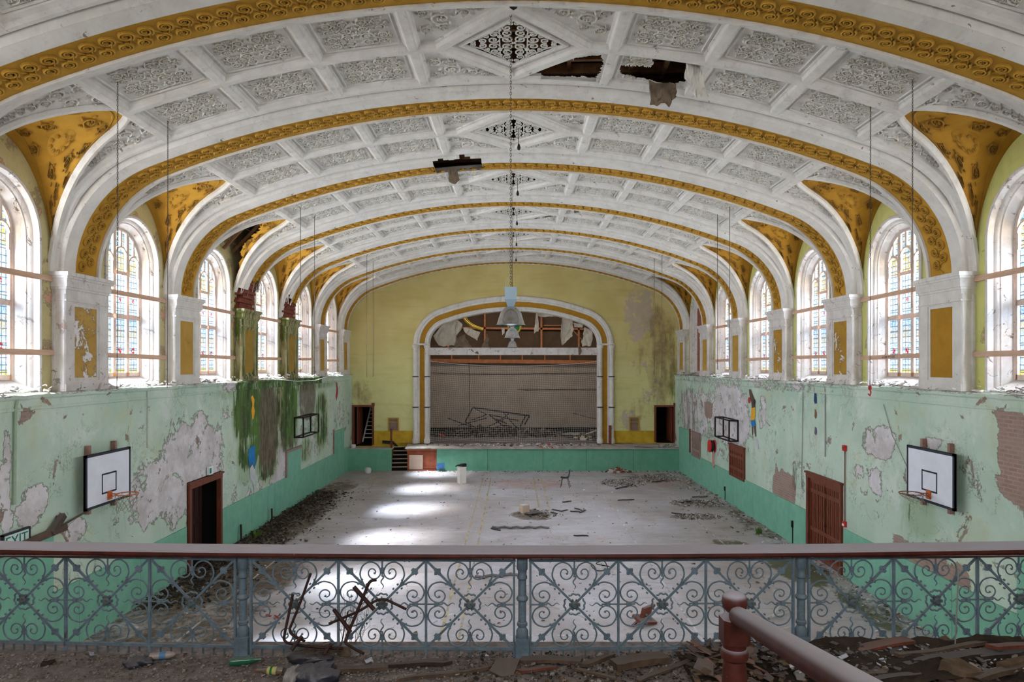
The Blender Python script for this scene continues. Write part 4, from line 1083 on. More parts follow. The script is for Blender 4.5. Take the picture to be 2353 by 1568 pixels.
# stage house
sh = MB(); sh.bx(-7.2, 7.2, 45.2, 45.3, 1.3, 6.0); sh.bx(-7.3, -7.2, YB + .1, 45.3, 1.3, 10.4); sh.bx(7.2, 7.3, YB + .1, 45.3, 1.3, 10.4)
sho = sh.build('wall_stage', M['backdrop']); tag(sho, kind='structure')
su = MB(); su.bx(-7.2, 7.2, 45.2, 45.3, 6.0, 10.4); su.bx(-7.2, 7.2, YB + .2, 45.3, 10.3, 10.4); su.build('upper_boarding', M['backdrop_dark'], sho)
bt = MB(); Yb = 44.9
def SPt(px, py, Y=Yb): return PX(px, py, Y)
for a, b_ in (((985, 829), (1376, 833)), ((985, 753), (1376, 757))): bt.bar(SPt(*a), SPt(*b_), .24 if a[1] > 800 else .12, .06, up=(0, 1, 0))
for x in (1038, 1100, 1150, 1200, 1252, 1310): bt.bar(SPt(x, 812), SPt(x, 830), .08, .05, up=(0, 1, 0))
for x in (1114, 1244, 1330, 1030): bt.bar(SPt(x, 700), SPt(x, 806), .12, .06, up=(0, 1, 0))
bt.bar(SPt(1310, 752), SPt(1345, 790), .05, .04, up=(0, 1, 0)); bt.bar(SPt(1250, 748), SPt(1300, 748), .05, .04, up=(0, 1, 0))
bt.build('batten', M['batten'], sho)
dk = MB()
for a, b_ in (((985, 857), (1080, 860)), ((1080, 860), (1376, 858)), ((1078, 830), (1080, 985)), ((1190, 895), (1376, 895))): dk.bar(PX(*a, 45.15), PX(*b_, 45.15), .05, .03, up=(0, 1, 0))
dk.build('seam', M['backdrop_dark'], sho)
bs = MB(); bs.bx(-7.1, 7.1, 44.7, 45.2, 1.38, 1.62); bs.bx(-3.0, 5.5, 44.2, 44.7, 1.38, 1.5); bs.build('base_plinth', M['void'], sho)

# the rest of the hall behind the viewer: plain walls closing the room
rw = MB()
rw.bx(-9.6, 9.6, -4.1, -4.0, 0, 13); rw.bx(-9.6, -9.45, -4.0, 4.85, 0, 13); rw.bx(9.45, 9.6, -4.0, 4.85, 0, 13); rw.bx(-9.6, 9.6, -4.0, 5.72, 11.5, 11.6)
rw.bx(-9.6, 9.6, -4.0, .6, 2.7, 3.06)
o = rw.build('wall_rear', M['clerestory_left']); tag(o, kind='structure')
# ------------------------------------------------------------------ side doors and boarded openings
def wallp(px, py, sg, X=8.985):
    Y = WY(px, X); return Vector((sg * X, Y, WZ(py, Y)))
def door_frame(mb, sg, y0, y1, z1, f=.13, z0=0.0, X=9.0):
    for a, b_ in ((y0 - f, y0), (y1, y1 + f)): mb.bx(sg * (X - .07), sg * (X + .06), a, b_, z0, z1 + f)
    mb.bx(sg * (X - .074), sg * (X + .058), y0 - f - .003, y1 + f + .003, z1, z1 + f + .002); mb.bx(sg * (X - .11), sg * (X + .02), y0 - f - .04, y1 + f + .04, z1 + f, z1 + f + .05)
# left: dark open doorway
m = MB(); door_frame(m, -1, 18.97, 20.83, 2.30); d3 = m.build('door_3', M['door_wood']); tag(d3, kind='structure')
p = MB(); p.bx(-11.4, -9.0, 18.8, 18.86, 0, 2.5); p.bx(-11.4, -9.0, 20.95, 21.0, 0, 2.5); p.bx(-11.45, -11.4, 18.8, 21, 0, 2.5); p.bx(-11.4, -9.0, 18.8, 21, 2.45, 2.5); p.bx(-11.4, -9.0, 18.8, 21, -.05, 0)
p.build('passage', M['void'], d3)
p = MB(); p.bx(-9.55, -9.5, 18.98, 20.82, 0, 2.28)
for y in (19.2, 19.75, 20.3):
    p.bx(-9.5, -9.485, y, y + .03, 1.2, 2.1); p.bx(-9.5, -9.485, y + .3, y + .33, 1.2, 2.1); p.bx(-9.5, -9.485, y, y + .33, 1.17, 1.2); p.bx(-9.5, -9.485, y, y + .33, .2, 1.0)
p.build('door_leaf', M['door_dark'], d3)
# right: closed panelled double door
m = MB(); door_frame(m, 1, 18.77, 20.73, 2.34); d4 = m.build('door_4', M['door_wood']); tag(d4, kind='structure')
def leaf(sg, y0, y1, z0, z1, X, name, mt, par, n=5, rails=(.34, .86)):
    l = MB(); l.bx(sg * (X - .02), sg * (X + .03), y0, y1, z0, z1); w = (y1 - y0) / n
    for i in range(n + 1): l.bx(sg * (X - .045), sg * X, y0 + i * w - .035, y0 + i * w + .035, z0, z1)
    for t in (0, rails[0], rails[1], 1): z = lerp(z0 + .06, z1 - .06, t); l.bx(sg * (X - .05), sg * X, y0, y1, z - .06, z + .06)
    for i in range(n): l.bx(sg * (X - .035), sg * X, y0 + (i + .35) * w, y0 + (i + .65) * w, z0 + .1, z1 - .1)
    return l.build(name, mt, par)
p = MB(); p.bx(9.16, 9.2, 18.5, 21.0, 0, 2.6); p.bx(9.03, 9.2, 18.5, 18.66, 0, 2.6); p.bx(9.03, 9.2, 20.84, 21.0, 0, 2.6); p.bx(9.03, 9.2, 18.5, 21, 2.4, 2.6); p.bx(9.03, 9.2, 18.5, 21, -.05, 0.005); p.build('backing', M['void'], d4)  # unseen dark box added behind the leaves to stop outside light leaking in
lf1 = leaf(1, 18.78, 19.74, .02, 2.33, 9.06, 'door_leaf', M['door_wood'], d4, 4); lf2 = leaf(1, 19.76, 20.72, .02, 2.33, 9.06, 'door_leaf', M['door_wood'], d4, 4)
h = MB(); h.lathe([(.0, 0), (.03, .01), (.035, .04), (.0, .07)], (9.0, 19.66, 1.1), 10, M=Matrix.Rotation(-pi / 2, 3, 'Y')); h.build('door_knob', M['black_metal'], lf1)
# right: second brown door, its foot hidden by the green boarding
m = MB(); door_frame(m, 1, 26.62, 28.2, 2.36, .12, 1.2); d5 = m.build('door_5', M['door_wood']); tag(d5, kind='structure')
leaf(1, 26.62, 28.2, 1.2, 2.36, 8.99, 'door_leaf', M['door_wood'], d5, 7, (.3, .78))
m = MB(); door_frame(m, 1, 32.9, 34.15, 2.3, .1, 1.2); d6 = m.build('door_6', M['door_grey']); tag(d6, kind='structure')
leaf(1, 32.9, 34.15, 1.2, 2.3, 8.99, 'door_leaf', M['door_grey'], d6, 5, (.3, .9))
def board(sg, y0, y1, z0, z1, frame=None, mt='dado'):
    b_ = MB(); b_.bx(sg * 8.955, sg * 9.0, y0, y1, z0, z1); o = b_.build('trim_%d' % (30 + len([1 for q in bpy.data.objects if q.name.startswith('trim_3')])), M[mt]); tag(o, 'green sheet boarding over a blocked doorway', kind='structure')
    if frame:
        f = MB()
        for k in frame:
            if k == 'near': f.bx(sg * 8.93, sg * 9.0, y0 - .09, y0, z0, z1 + .1)
            if k == 'far': f.bx(sg * 8.93, sg * 9.0, y1, y1 + .09, z0, z1 + .1)
            if k == 'top': f.bx(sg * 8.92, sg * 9.0, y0 - .1, y1 + .1, z1, z1 + .1)
        f.build('door_surround', M['door_grey' if sg < 0 else 'door_wood'], o)
    return o
board(-1, 27.0, 28.75, 1.3, 2.26, ('near', 'top')); board(-1, 34.1, 36.1, 1.3, 2.42, ('near',)); board(1, 34.75, 36.95, 1.3, 2.4, ('near',))
board(-1, 10.6, 13.3, 1.3, 2.42, None); board(1, 10.4, 12.15, 1.3, 2.42, None)
m = MB()   # splintered lintel left over the nearest blocked doorway
m.bar((-8.93, 12.0, 2.47), (-8.93, 13.6, 2.52), .10, .12); m.bar((-8.9, 13.15, 2.50), (-8.9, 13.5, 2.78), .10, .12); m.bar((-8.93, 11.2, 2.50), (-8.93, 12.2, 2.40), .08, .08); m.bar((-8.92, 13.4, 2.56), (-8.9, 14.4, 2.72), .03, .03)
o = m.build('lintel', M['plank_old']); tag(o, kind='structure')
# EXIT notice and small exit light
s = MB(); s.bx(-8.985, -8.95, 11.98, 12.62, 2.44, 2.74); o = s.build('exit_sign', M['sign_cream']); tag(o, 'cream EXIT notice with teal letters low on left wall', 'sign')
s = MB()
for a in ((11.96, 12.64, 2.73, 2.765), (11.96, 12.64, 2.42, 2.45), (11.96, 11.99, 2.42, 2.76), (12.61, 12.64, 2.42, 2.76)): s.bx(-8.99, -8.935, *a)
s.build('frame', M['board_black'], o)
cu = bpy.data.curves.new('exit', 'FONT'); cu.body = 'EXIT'; cu.size = .27; cu.align_x = 'CENTER'; cu.align_y = 'CENTER'; cu.extrude = .002; cu.materials.append(M['sign_teal'])
t = text_mesh('lettering', cu, o); t.location = (-8.946, 12.3, 2.59); t.rotation_euler = (pi / 2, 0, pi / 2)
s = MB(); s.bx(-8.98, -8.90, 19.98, 20.25, 2.52, 2.76); o = s.build('exit_light', M['sign_white']); tag(o, 'small white exit light box above dark left doorway', 'sign')
s = MB(); s.bx(-8.905, -8.895, 20.0, 20.11, 2.56, 2.72); s.build('sign_face', M['sign_teal'], o)

# ------------------------------------------------------------------ basketball backboards
def hoop(sg, y, z, label, rimc):
    r = thing('basketball_hoop', label, 'basketball hoop', (sg * 8.8, y, z), 'basketball hoops by the gallery')
    W, H = 1.64, 1.14; b_ = MB(); b_.bx(-.02, .02, -W / 2, W / 2, -H / 2, H / 2); b_.build('backboard', M['board_white'], r)
    e = MB(); t = .055
    for q in ((-W / 2, -W / 2 + t, -H / 2, H / 2), (W / 2 - t, W / 2, -H / 2, H / 2), (-W / 2, W / 2, H / 2 - t, H / 2), (-W / 2, W / 2, -H / 2, -H / 2 + t)): e.bx(-.024, .028, *q)
    e.build('border', M['board_black'], r)
    q_ = MB(); zc = -.11; hw, hh, t = .27, .22, .035
    for q in ((-hw, -hw + t, zc - hh, zc + hh), (hw - t, hw, zc - hh, zc + hh), (-hw, hw, zc + hh - t, zc + hh), (-hw, hw, zc - hh, zc - hh + t)): q_.bx(-.0235, .0, *q)
    q_.build('target_square', M['board_black'], r)
    for yy in (-.45, .48):
        k = MB(); k.bx(.10, .19, yy - .04, yy + .04, -H / 2 - .13, H / 2 + .17); k.bx(.03, .10, yy - .03, yy + .03, -H / 2 + .1, -H / 2 + .2); k.bx(.03, .10, yy - .03, yy + .03, H / 2 - .2, H / 2 - .1); o = k.build('wall_post', M['bracket_wood'], r)
    m = MB(); zr = -.36; R_ = .225
    m.tube([(-.02 - .16 - R_ + R_ * cos(2 * pi * i / 28), R_ * sin(2 * pi * i / 28), zr) for i in range(28)], .011, 6, closed=True)
    m.tube([(-.02, .06, zr - .09), (-.20, .16, zr)], .008, 6); m.tube([(-.02, -.06, zr - .09), (-.20, -.16, zr)], .008, 6); m.tube([(-.02, 0, zr), (-.19, 0, zr)], .012, 6)
    for i in range(10): a = 2 * pi * i / 10; m.tube([(-.18 - R_ + R_ * cos(a), R_ * sin(a), zr), (-.18 - R_ + R_ * cos(a), R_ * sin(a), zr - .03)], .005, 5)
    rim = m.build('rim', M[rimc], r)
    m = MB(); m.bx(-.05, -.02, -.07, .07, zr - .12, zr + .06); m.build('mounting_plate', M['rim_orange'], rim)
    n = MB(); NR = 10; sag = .36 if sg < 0 else .16; lv = 5
    def npt(i, j):
        a = 2 * pi * (i + .5 * (j % 2)) / NR; t = j / lv; rr = R_ * (1 - .42 * t) + .02 * sin(i * 3.1 + j); return Vector((-.18 - R_ + rr * cos(a) + (.06 * t if sg < 0 else .12 * t), rr * sin(a), zr - .02 - sag * t * (1 + .12 * sin(i * 2.3))))
    for j in range(lv):
        for i in range(NR):
            n.tube([npt(i, j), npt(i, j + 1)], .004, 4); n.tube([npt(i, j), npt(i - 1 if j % 2 == 0 else i + 1, j + 1)], .004, 4)
    n.build('net', M['net_dirty'], rim)
    if sg < 0: r.rotation_euler = (0, 0, pi)
    for c in r.children:
        pass
    return r
def hoop_dir(): pass
hr = hoop(1, 14.42, 3.40, 'white basketball backboard with rusty hoop on right wall', 'rim_rust')
hl_ = hoop(-1, 14.83, 3.31, 'white basketball backboard with orange hoop and net on left wall', 'rim_orange')
hl_.rotation_euler = (0, 0, pi)
def hoop_frame(sg, y0, y1, z0, z1, label):
    f = MB(); X0, X1 = 9.0, 8.62; r = .022
    for x in (X0 - .03, X1):
        for a, b_ in (((y0, z0), (y1, z0)), ((y1, z0), (y1, z1)), ((y1, z1), (y0, z1)), ((y0, z1), (y0, z0))): f.bar((sg * x, *a), (sg * x, *b_), .05)
    for y, z in ((y0, z0), (y0, z1), (y1, z0), (y1, z1)): f.bar((sg * X0, y, z), (sg * X1, y, z), .05)
    o = f.build('backboard_frame', M['black_metal']); tag(o, label, 'frame', 'empty backboard frames')
hoop_frame(1, 27.3, 29.2, 2.70, 3.52, 'empty black box frame above brown door on right wall')
hoop_frame(-1, 28.0, 30.2, 2.78, 3.58, 'empty black box frame on mossy left wall')

# ------------------------------------------------------------------ fire gear on the right wall
r = thing('hose_reel', 'red round fire hose reel on right wall between doors', 'hose reel', (9.0, 30.55, 2.12))
RY = Matrix.Rotation(-pi / 2, 3, 'Y')
m = MB(); m.lathe([(.0, .0), (.28, .0), (.28, .04), (.10, .05), (.10, .2), (.28, .21), (.28, .25), (.05, .26), (.0, .26)], (0, 0, 0), 24, M=RY); m.build('drum', M['red_paint'], r, smooth=30)
m = MB(); m.tube([(-.13 + .0 * i, .2 * cos(i * .5), .2 * sin(i * .5)) for i in range(13)], .07, 6); m.build('hose', M['chair_black'], r)
m = MB(); m.tube([(-.08, -.12, -.2), (-.08, -.12, -.95)], .03, 6); m.tube([(-.08, .05, -.2), (-.08, .05, -.8), (-.08, -.3, -.85)], .02, 6); m.build('supply_pipe', M['pipe_pink'], r)
o = None
m = MB(); m.bx(8.93, 9.0, 18.43, 18.57, 3.42, 3.57); o = m.build('alarm_sounder', M['red_paint']); tag(o, 'red fire alarm box at top of conduit beside panelled door', 'alarm')
m = MB(); m.bx(8.92, 8.93, 18.46, 18.54, 3.46, 3.53); m.build('cover', M['rim_rust'], o)
m = MB(); m.bx(8.93, 9.0, 18.43, 18.57, 1.36, 1.51); o = m.build('alarm_call_point', M['red_paint']); tag(o, 'red fire alarm call point low beside panelled door', 'alarm')
m = MB(); m.bx(8.92, 8.93, 18.45, 18.55, 1.39, 1.45); m.build('break_glass', M['sign_white'], o)
m = MB(); m.tube([(8.975, 18.5, 1.5), (8.975, 18.5, 3.45)], .014, 6); o = m.build('alarm_conduit', M['rim_rust']); tag(o, 'thin conduit joining two red alarm boxes on right wall', 'conduit')
# cables and conduits running down the side walls
def cable(sg, pts, r, label, mt='wire_grey', nm='wall_cable', cat='cable', grp=None):
    c = MB(); c.tube([(sg * p[0], p[1], p[2]) for p in pts], r, 5); o = c.build(nm, M[mt]); tag(o, label, cat, grp); return o
def wc(px, py, X=8.975): p = wallp(px, py, 1, X); return (p.x, p.y, p.z)
cable(1, [wc(1845, 885), wc(1844, 960), wc(1842, 1120)], .012, 'thin cable down right wall toward brick scar')
cable(1, [wc(1892, 884), wc(1896, 895), wc(1896, 1050)], .016, 'curved conduit down right wall left of alarm box')
cable(1, [wc(2030, 930), wc(2050, 1000), wc(2085, 1075), wc(2110, 1105)], .008, 'slanting loose cable reaching the right backboard')
cable(-1, [wc(40, 930), wc(35, 1000), wc(32, 1130)], .022, 'pale pipe down left wall near gallery') if False else None
def wl(px, py, X=8.965): p = wallp(px, py, -1, X); return (-p.x, p.y, p.z)
cable(-1, [wl(40, 918), wl(36, 940), wl(33, 1160)], .03, 'green painted conduit down left wall nearest the gallery', 'conduit_green')
cable(-1, [wl(338, 890), wl(338, 1030)], .008, 'thin cord hanging down left wall behind backboard')
cable(-1, [(8.9, 24.5, 5.23), (8.85, 26.2, 5.18), (8.86, 28, 5.08), (8.85, 30.5, 5.06), (8.9, 33, 5.2)], .016, 'pale loose cable sagging along left window ledge', 'net_white')
# painted figures surviving on the flaking walls
def paint(o_par, name, mt, sg, pts):
    P = [wallp(x, y, sg, 8.985) for x, y in pts]; m = MB(); m.poly(P); return m.build(name, M[mt], o_par)
def zR(x, y): return (1560 + x / 4.1275, 880 + y / 4.1275)
def zL(x, y): return (500 + x / 4.02, 860 + y / 4.02)
def ell(cx, cy, rx, ry, n=14): return [(cx + rx * cos(2 * pi * i / n), cy + ry * sin(2 * pi * i / n)) for i in range(n)]
mu = MB(); mu.poly([wallp(*zR(x, y), 1, 8.988) for x, y in ((664, 60), (680, 62), (712, 140), (722, 178), (724, 236), (690, 238), (686, 180), (668, 110))]); mu = mu.build('wall_painting', M['mural_skin'])
tag(mu, 'painted basketball player in yellow vest and blue shorts on right wall', 'wall painting')
paint(mu, 'head', 'chair_black', 1, [zR(*p) for p in ell(714, 182, 13, 30)]).location.x = -.001
paint(mu, 'ball', 'mural_red', 1, [zR(*p) for p in ell(666, 166, 12, 30)])
paint(mu, 'vest', 'mural_yellow', 1, [zR(*p) for p in ((688, 232), (700, 246), (714, 232), (724, 240), (724, 300), (718, 352), (682, 358), (686, 290))]).location.x = -.002
paint(mu, 'shorts', 'mural_blue', 1, [zR(*p) for p in ((683, 358), (720, 350), (728, 402), (707, 416), (691, 418))]).location.x = -.001
for pts in (((690, 416), (705, 416), (703, 480), (698, 512), (692, 480)), ((711, 414), (727, 406), (731, 470), (734, 512), (725, 512), (716, 470))): paint(mu, 'leg', 'mural_skin', 1, [zR(*p) for p in pts])
paint(mu, 'shoes', 'mural_grey', 1, [zR(*p) for p in ((700, 515), (716, 540), (735, 520), (752, 560), (756, 620), (745, 640), (738, 600), (722, 560))])
def frag(sg, mt, pts, label): o = paint(None, 'painted_fragment', mt, sg, pts); tag(o, label, 'wall painting')
frag(1, 'mural_navy', [zR(*p) for p in ((1284, 95), (1296, 85), (1306, 150), (1306, 200), (1296, 190), (1290, 205), (1280, 170))], 'navy painted scrap high on right wall, topmost of three')
frag(1, 'mural_brown', [zR(*p) for p in ((1288, 250), (1300, 255), (1306, 310), (1296, 345), (1286, 320))], 'brown painted scrap between navy and purple ones on right wall')
frag(1, 'mural_purple', [zR(*p) for p in ((1290, 415), (1302, 430), (1306, 480), (1296, 500), (1284, 480))], 'purple painted scrap lowest of three on right wall')
frag(-1, 'mural_yellow', [zL(*p) for p in ((308, 215), (322, 195), (342, 235), (336, 300), (345, 340), (332, 420), (318, 410), (312, 340), (320, 280))], 'yellow painted scrap in the moss on left wall')
frag(-1, 'mural_blue', [zL(*p) for p in ((290, 690), (335, 655), (350, 680), (345, 740), (352, 800), (340, 880), (320, 820), (300, 860), (284, 790))], 'blue painted scrap below the moss on left wall')
frag(-1, 'mural_grey', [zL(*p) for p in ((300, 870), (325, 830), (350, 890), (348, 980), (335, 1000), (350, 1040), (358, 1080), (345, 1130), (328, 1135), (338, 1060), (320, 985), (300, 975))], 'grey painted legs below the blue scrap on left wall')
frag(-1, 'mural_red', [zL(*p) for p in ((1096, 70), (1106, 85), (1113, 150), (1108, 200), (1098, 250), (1092, 200), (1100, 140))], 'red painted scrap at far end of left wall')

# ------------------------------------------------------------------ pendant lamps, cords, chains
def ceil_z(x, h=0):
    a = a_of_x(abs(x)); return vp(a, h)[1]
def chain_tube(mb, p, q, r=.016, n=None):
    p, q = Vector(p), Vector(q); L_ = (q - p).length; n = n or int(L_ / .09)
    for i in range(n):
        c = p.lerp(q, (i + .5) / n); hl = L_ / n * .62; w = r; al = i % 2
        d = Vector((w, 0, 0)) if al else Vector((0, w, 0))
        mb.tube([c + Vector((0, 0, hl)), c + d + Vector((0, 0, hl * .5)), c + d - Vector((0, 0, hl * .5)), c - Vector((0, 0, hl)), c - d - Vector((0, 0, hl * .5)), c - d + Vector((0, 0, hl * .5))], r * .38, 4, closed=True)
LAMPL = ['large bell pendant lamp nearest the gallery with pale blue box', 'silver bell pendant lamp hanging just behind the nearest one', 'small farthest silver bell pendant lamp by the stage']
for i, (y, zb, dx) in enumerate(((11.2, 6.40, -.045), (20.5, 6.55, -.04), (30.5, 6.52, -.05))):
    r = thing('pendant_lamp', LAMPL[i], 'lamp', (dx, y, zb), 'bell pendant lamps'); zt = ceil_z(0) - zb
    m = MB(); m.lathe([(.235, .0), (.24, .012), (.225, .03), (.21, .08), (.175, .19), (.125, .27), (.085, .30), (.05, .31), (.05, .30), (.08, .285), (.115, .255), (.165, .18), (.2, .07), (.225, .01)], n=28, caps=False); m.build('shade', M['steel'], r, smooth=40)
    m = MB(); m.box((0, 0, .36), (.10, .10, .11), taper=1.75); m.box((0, 0, .505), (.195, .195, .18)); m.box((0, 0, .607), (.205, .205, .025)); m.build('gear_box', M['lamp_blue' if i == 0 else 'steel'], r)
    m = MB(); chain_tube(m, (0, 0, .62), (0, 0, zt), .013, 100); m.build('chain', M['chain'], r)
    m = MB(); m.lathe([(.0, .09), (.04, .10), (.05, .16), (.03, .24), (.03, .3)], n=12); m.build('bulb', M['clear_white'], r, smooth=40)
    if i == 0: m = MB(); m.tube(catmull([(-.08, 0, .62), (-.075, 0, .70), (-.03, 0, .78), (0, 0, .84)], 5), .006, 5); m.build('flex', M['net_white'], r)
for i, k in enumerate((2, 3, 4, 5, 6)):
    y = BAYS[k] - .1; r = thing('ceiling_cord_socket', '%s short dark bulb holder hanging from a ceiling lozenge' % ['nearest', 'second', 'middle', 'fourth', 'farthest'][i], 'bulb holder', (.13, y, ceil_z(.1)), 'bulb holders under the ceiling lozenges')
    m = MB(); m.tube([(0, 0, .05), (0, 0, -.42)], .008, 5); m.build('cord', M['chain'], r)
    m = MB(); m.lathe([(.0, -.56), (.03, -.55), (.045, -.5), (.03, -.44), (.015, -.40)], n=10); m.build('holder', M['black_metal'], r, smooth=40)
HANG = [(-6.65, 11.45, 5.35, 'left chain, nearer of the pair by the nearest pilaster'), (-6.72, 13.25, 5.30, 'left chain, second of the pair by the nearest pilaster'), (6.55, 12.55, 5.3, 'right chain with red hook, left of its pair'), (6.65, 11.4, 6.7, 'right chain ending in mid air, nearest the gallery')]
for x, y, zb, lb in HANG:
    r = thing('hanging_chain', lb, 'chain', (x, y, zb), 'chains hanging from the nearest vault bay'); m = MB(); zt = ceil_z(x) - zb
    m.tube([(0, 0, 0), (.01, 0, zt * .45)], .006, 5); chain_tube(m, (.01, 0, zt * .45), (.012, 0, zt), .010, 70); m.build('links', M['chain'], r)
    if 'hook' in lb: m = MB(); m.tube([(0, 0, 0), (.02, 0, -.05), (0, 0, -.12), (-.03, 0, -.08)], .014, 6); m.lathe([(.0, .08), (.03, .06), (.03, 0), (.0, -.02)], (0, 0, 0), 8); m.build('hook', M['mural_red'], r)
CORDS = [(-6.49, 20.8, 5.5, 'left', 'third'), (-6.44, 22.1, 5.4, 'left', 'third'), (6.45, 21.6, 5.6, 'right', 'third'), (6.55, 20.7, 5.6, 'right', 'third'), (-6.38, 29.7, 5.2, 'left', 'fifth'), (-6.5, 31.6, 5.2, 'left', 'fifth'), (6.35, 30.8, 5.3, 'right', 'fifth'), (6.5, 29.9, 5.2, 'right', 'fifth')]
for i, (x, y, zb, sd, by) in enumerate(CORDS):
    m = MB(); m.tube([(x, y, zb), (x, y, ceil_z(x))], .009, 5); o = m.build('hanging_rope', M['chain'])
    tag(o, '%s thin cord hanging on the %s side of the %s vault bay' % ('nearer' if y < 21.3 or 29 < y < 30.3 else 'farther', sd, by), 'cord', 'thin cords hanging from the vault')
# plaster hanging at the ceiling holes
def hangflap(pts, mt, label, par=None, nm='hanging_plaster'):
    """ragged sheet through 3-D outline points"""
    me = bpy.data.meshes.new(nm); bm = bmesh.new(); vs = [bm.verts.new(p) for p in pts]; f = bm.faces.new(vs)
    bmesh.ops.triangulate(bm, faces=[f]); bmesh.ops.subdivide_edges(bm, edges=bm.edges[:], cuts=5, use_grid_fill=True)
    L_ = max((Vector(pts[0]) - Vector(p)).length for p in pts); n = Vector((0, 1, 0))
    for v in bm.verts:
        k = 1.0; w = wob(v.co.x * 6 / L_ * .6, v.co.z * 6 / L_ * .6 + v.co.y) * .12 * L_ + wob(v.co.x * 16 / L_, v.co.z * 16 / L_) * .03 * L_
        v.co += n * w + Vector((wob(v.co.z * 9 / L_, v.co.x * 7 / L_) * .035 * L_, 0, wob(v.co.x * 10 / L_, v.co.z * 8 / L_) * .04 * L_))
    ext = bmesh.ops.extrude_face_region(bm, geom=bm.faces[:])
    for e in ext['geom']:
        if isinstance(e, bmesh.types.BMVert): e.co.y += .012
    bm.to_mesh(me); bm.free(); me.materials.append(M[mt]); me.polygons.foreach_set('use_smooth', [True] * len(me.polygons)); me.set_sharp_from_angle(angle=.7)
    o = link(bpy.data.objects.new(nm, me), par)
    if label: tag(o, label, 'plaster')
    return o
hangflap([PX(x, y, 13.55) for x, y in ((1492, 186), (1520, 190), (1556, 190), (1556, 224), (1542, 230), (1538, 246), (1520, 236), (1508, 246), (1495, 240), (1506, 218), (1498, 200))], 'rag_brown', 'brown torn plaster hanging below the large ceiling hole')
hangflap([PX(x, y, 12.7) for x, y in ((1578, 126), (1596, 126), (1612, 170), (1626, 228), (1600, 226), (1586, 200), (1570, 180))], 'ornament', 'pale plaster flap hanging at right edge of large ceiling hole')
hangflap([PX(x, y, 12.75) for x, y in ((1432, 118), (1500, 114), (1504, 136), (1470, 142), (1440, 134))], 'ornament', 'loose ornament fragment left hanging between two ceiling holes')
hangflap([PX(x, y, 18.9) for x, y in ((1028, 388), (1050, 388), (1056, 412), (1046, 424), (1032, 420), (1034, 404))], 'rag_brown', 'brown clump hanging from the hole in the third rib')
hangflap([PX(x, y, 24.3) for x, y in ((1316, 476), (1328, 476), (1330, 488), (1320, 490))], 'rag_brown', 'small brown scrap hanging from the fourth rib')

# ------------------------------------------------------------------ proscenium dressing
m = MB(); m.bar(PX(984, 808, 38.2), PX(1378, 808, 38.2), .4, .3, up=(0, 1, 0)); m.bar(PX(984, 801, 38.05), PX(1378, 801, 38.05), .08, .1, up=(0, 1, 0)); o = m.build('stage_beam', M['white_old']); tag(o, kind='structure')
def rag(pts, Y, mt, label):
    o = hangflap([PX(940 + x / 3.92, 660 + y / 3.92, Y) for x, y in pts], mt, None, None, 'torn_curtain'); tag(o, label, 'curtain', 'torn cloth over the stage opening')
rag(((215, 440), (330, 320), (420, 298), (478, 330), (470, 385), (425, 440), (410, 525), (265, 532), (280, 480), (250, 440)), 38.6, 'rag', 'large pale torn cloth at left of stage arch')
rag(((488, 362), (560, 375), (642, 408), (612, 482), (540, 440), (495, 402)), 38.45, 'rag', 'pale folded cloth corner right of the large torn cloth')
rag(((405, 535), (430, 450), (500, 430), (545, 520), (590, 560), (650, 585), (700, 570), (695, 420), (712, 480), (720, 600), (640, 612), (560, 570), (520, 540)), 38.1, 'rag_brown', 'brown cloth swag drooping over the white stage beam')
rag(((1155, 218), (1300, 235), (1372, 262), (1250, 270), (1165, 268)), 38.6, 'rag', 'flat pale cloth strip under right crown of stage arch')
rag(((1145, 222), (1160, 222), (1158, 360), (1168, 395), (1125, 420), (1145, 330)), 38.5, 'rag', 'narrow ragged strip hanging right of the lamps')
rag(((1382, 275), (1470, 290), (1478, 345), (1470, 450), (1448, 460), (1440, 400), (1420, 478), (1400, 470), (1392, 400), (1385, 525), (1372, 520), (1366, 350)), 38.6, 'rag', 'forked torn cloth hanging right of stage centre')
rag(((1480, 320), (1570, 340), (1560, 365), (1490, 360)), 38.62, 'rag', 'small pale cloth scrap between forked cloth and right edge')
rag(((1580, 365), (1650, 395), (1652, 480), (1640, 532), (1556, 532), (1550, 485), (1585, 478)), 38.6, 'rag', 'pale cloth at far right of stage arch')
rag(((832, 368), (862, 372), (858, 420), (840, 432)), 38.7, 'rag', 'tiny cloth scrap left of the middle lamp')
rag(((1525, 535), (1545, 535), (1556, 580), (1540, 612), (1525, 610)), 37.95, 'rag_brown', 'brown scrap hanging over right end of stage beam')
hp = MB(); hp.tube(catmull([PX(940 + x / 3.92, 660 + y / 3.92, 39.2) for x, y in ((478, 262), (520, 315), (580, 358), (665, 385))], 8), .07, 7); hp.tube(catmull([PX(940 + x / 3.92, 660 + y / 3.92, 39.1) for x, y in ((505, 265), (545, 315), (600, 350), (660, 370))], 8), .03, 6)
o = hp.build('gilded_swag', M['trim_gold']); tag(o, 'gold curved moulding hanging inside top left of stage arch', 'moulding')
e = thing('round_emblem', 'green disc in a gold ring hanging behind the lamps', 'emblem', PX(1182, 752, 39.4)); RX = Matrix.Rotation(pi / 2, 3, 'X')
m = MB(); m.lathe([(.0, 0), (.30, 0), (.30, .03), (.0, .03)], n=24, M=RX); m.build('disc', M['emerald'], e)
m = MB(); m.tube([(.35 * cos(2 * pi * i / 24), -.02, .35 * sin(2 * pi * i / 24)) for i in range(24)], .05, 6, closed=True); m.build('ring', M['trim_gold'], e)
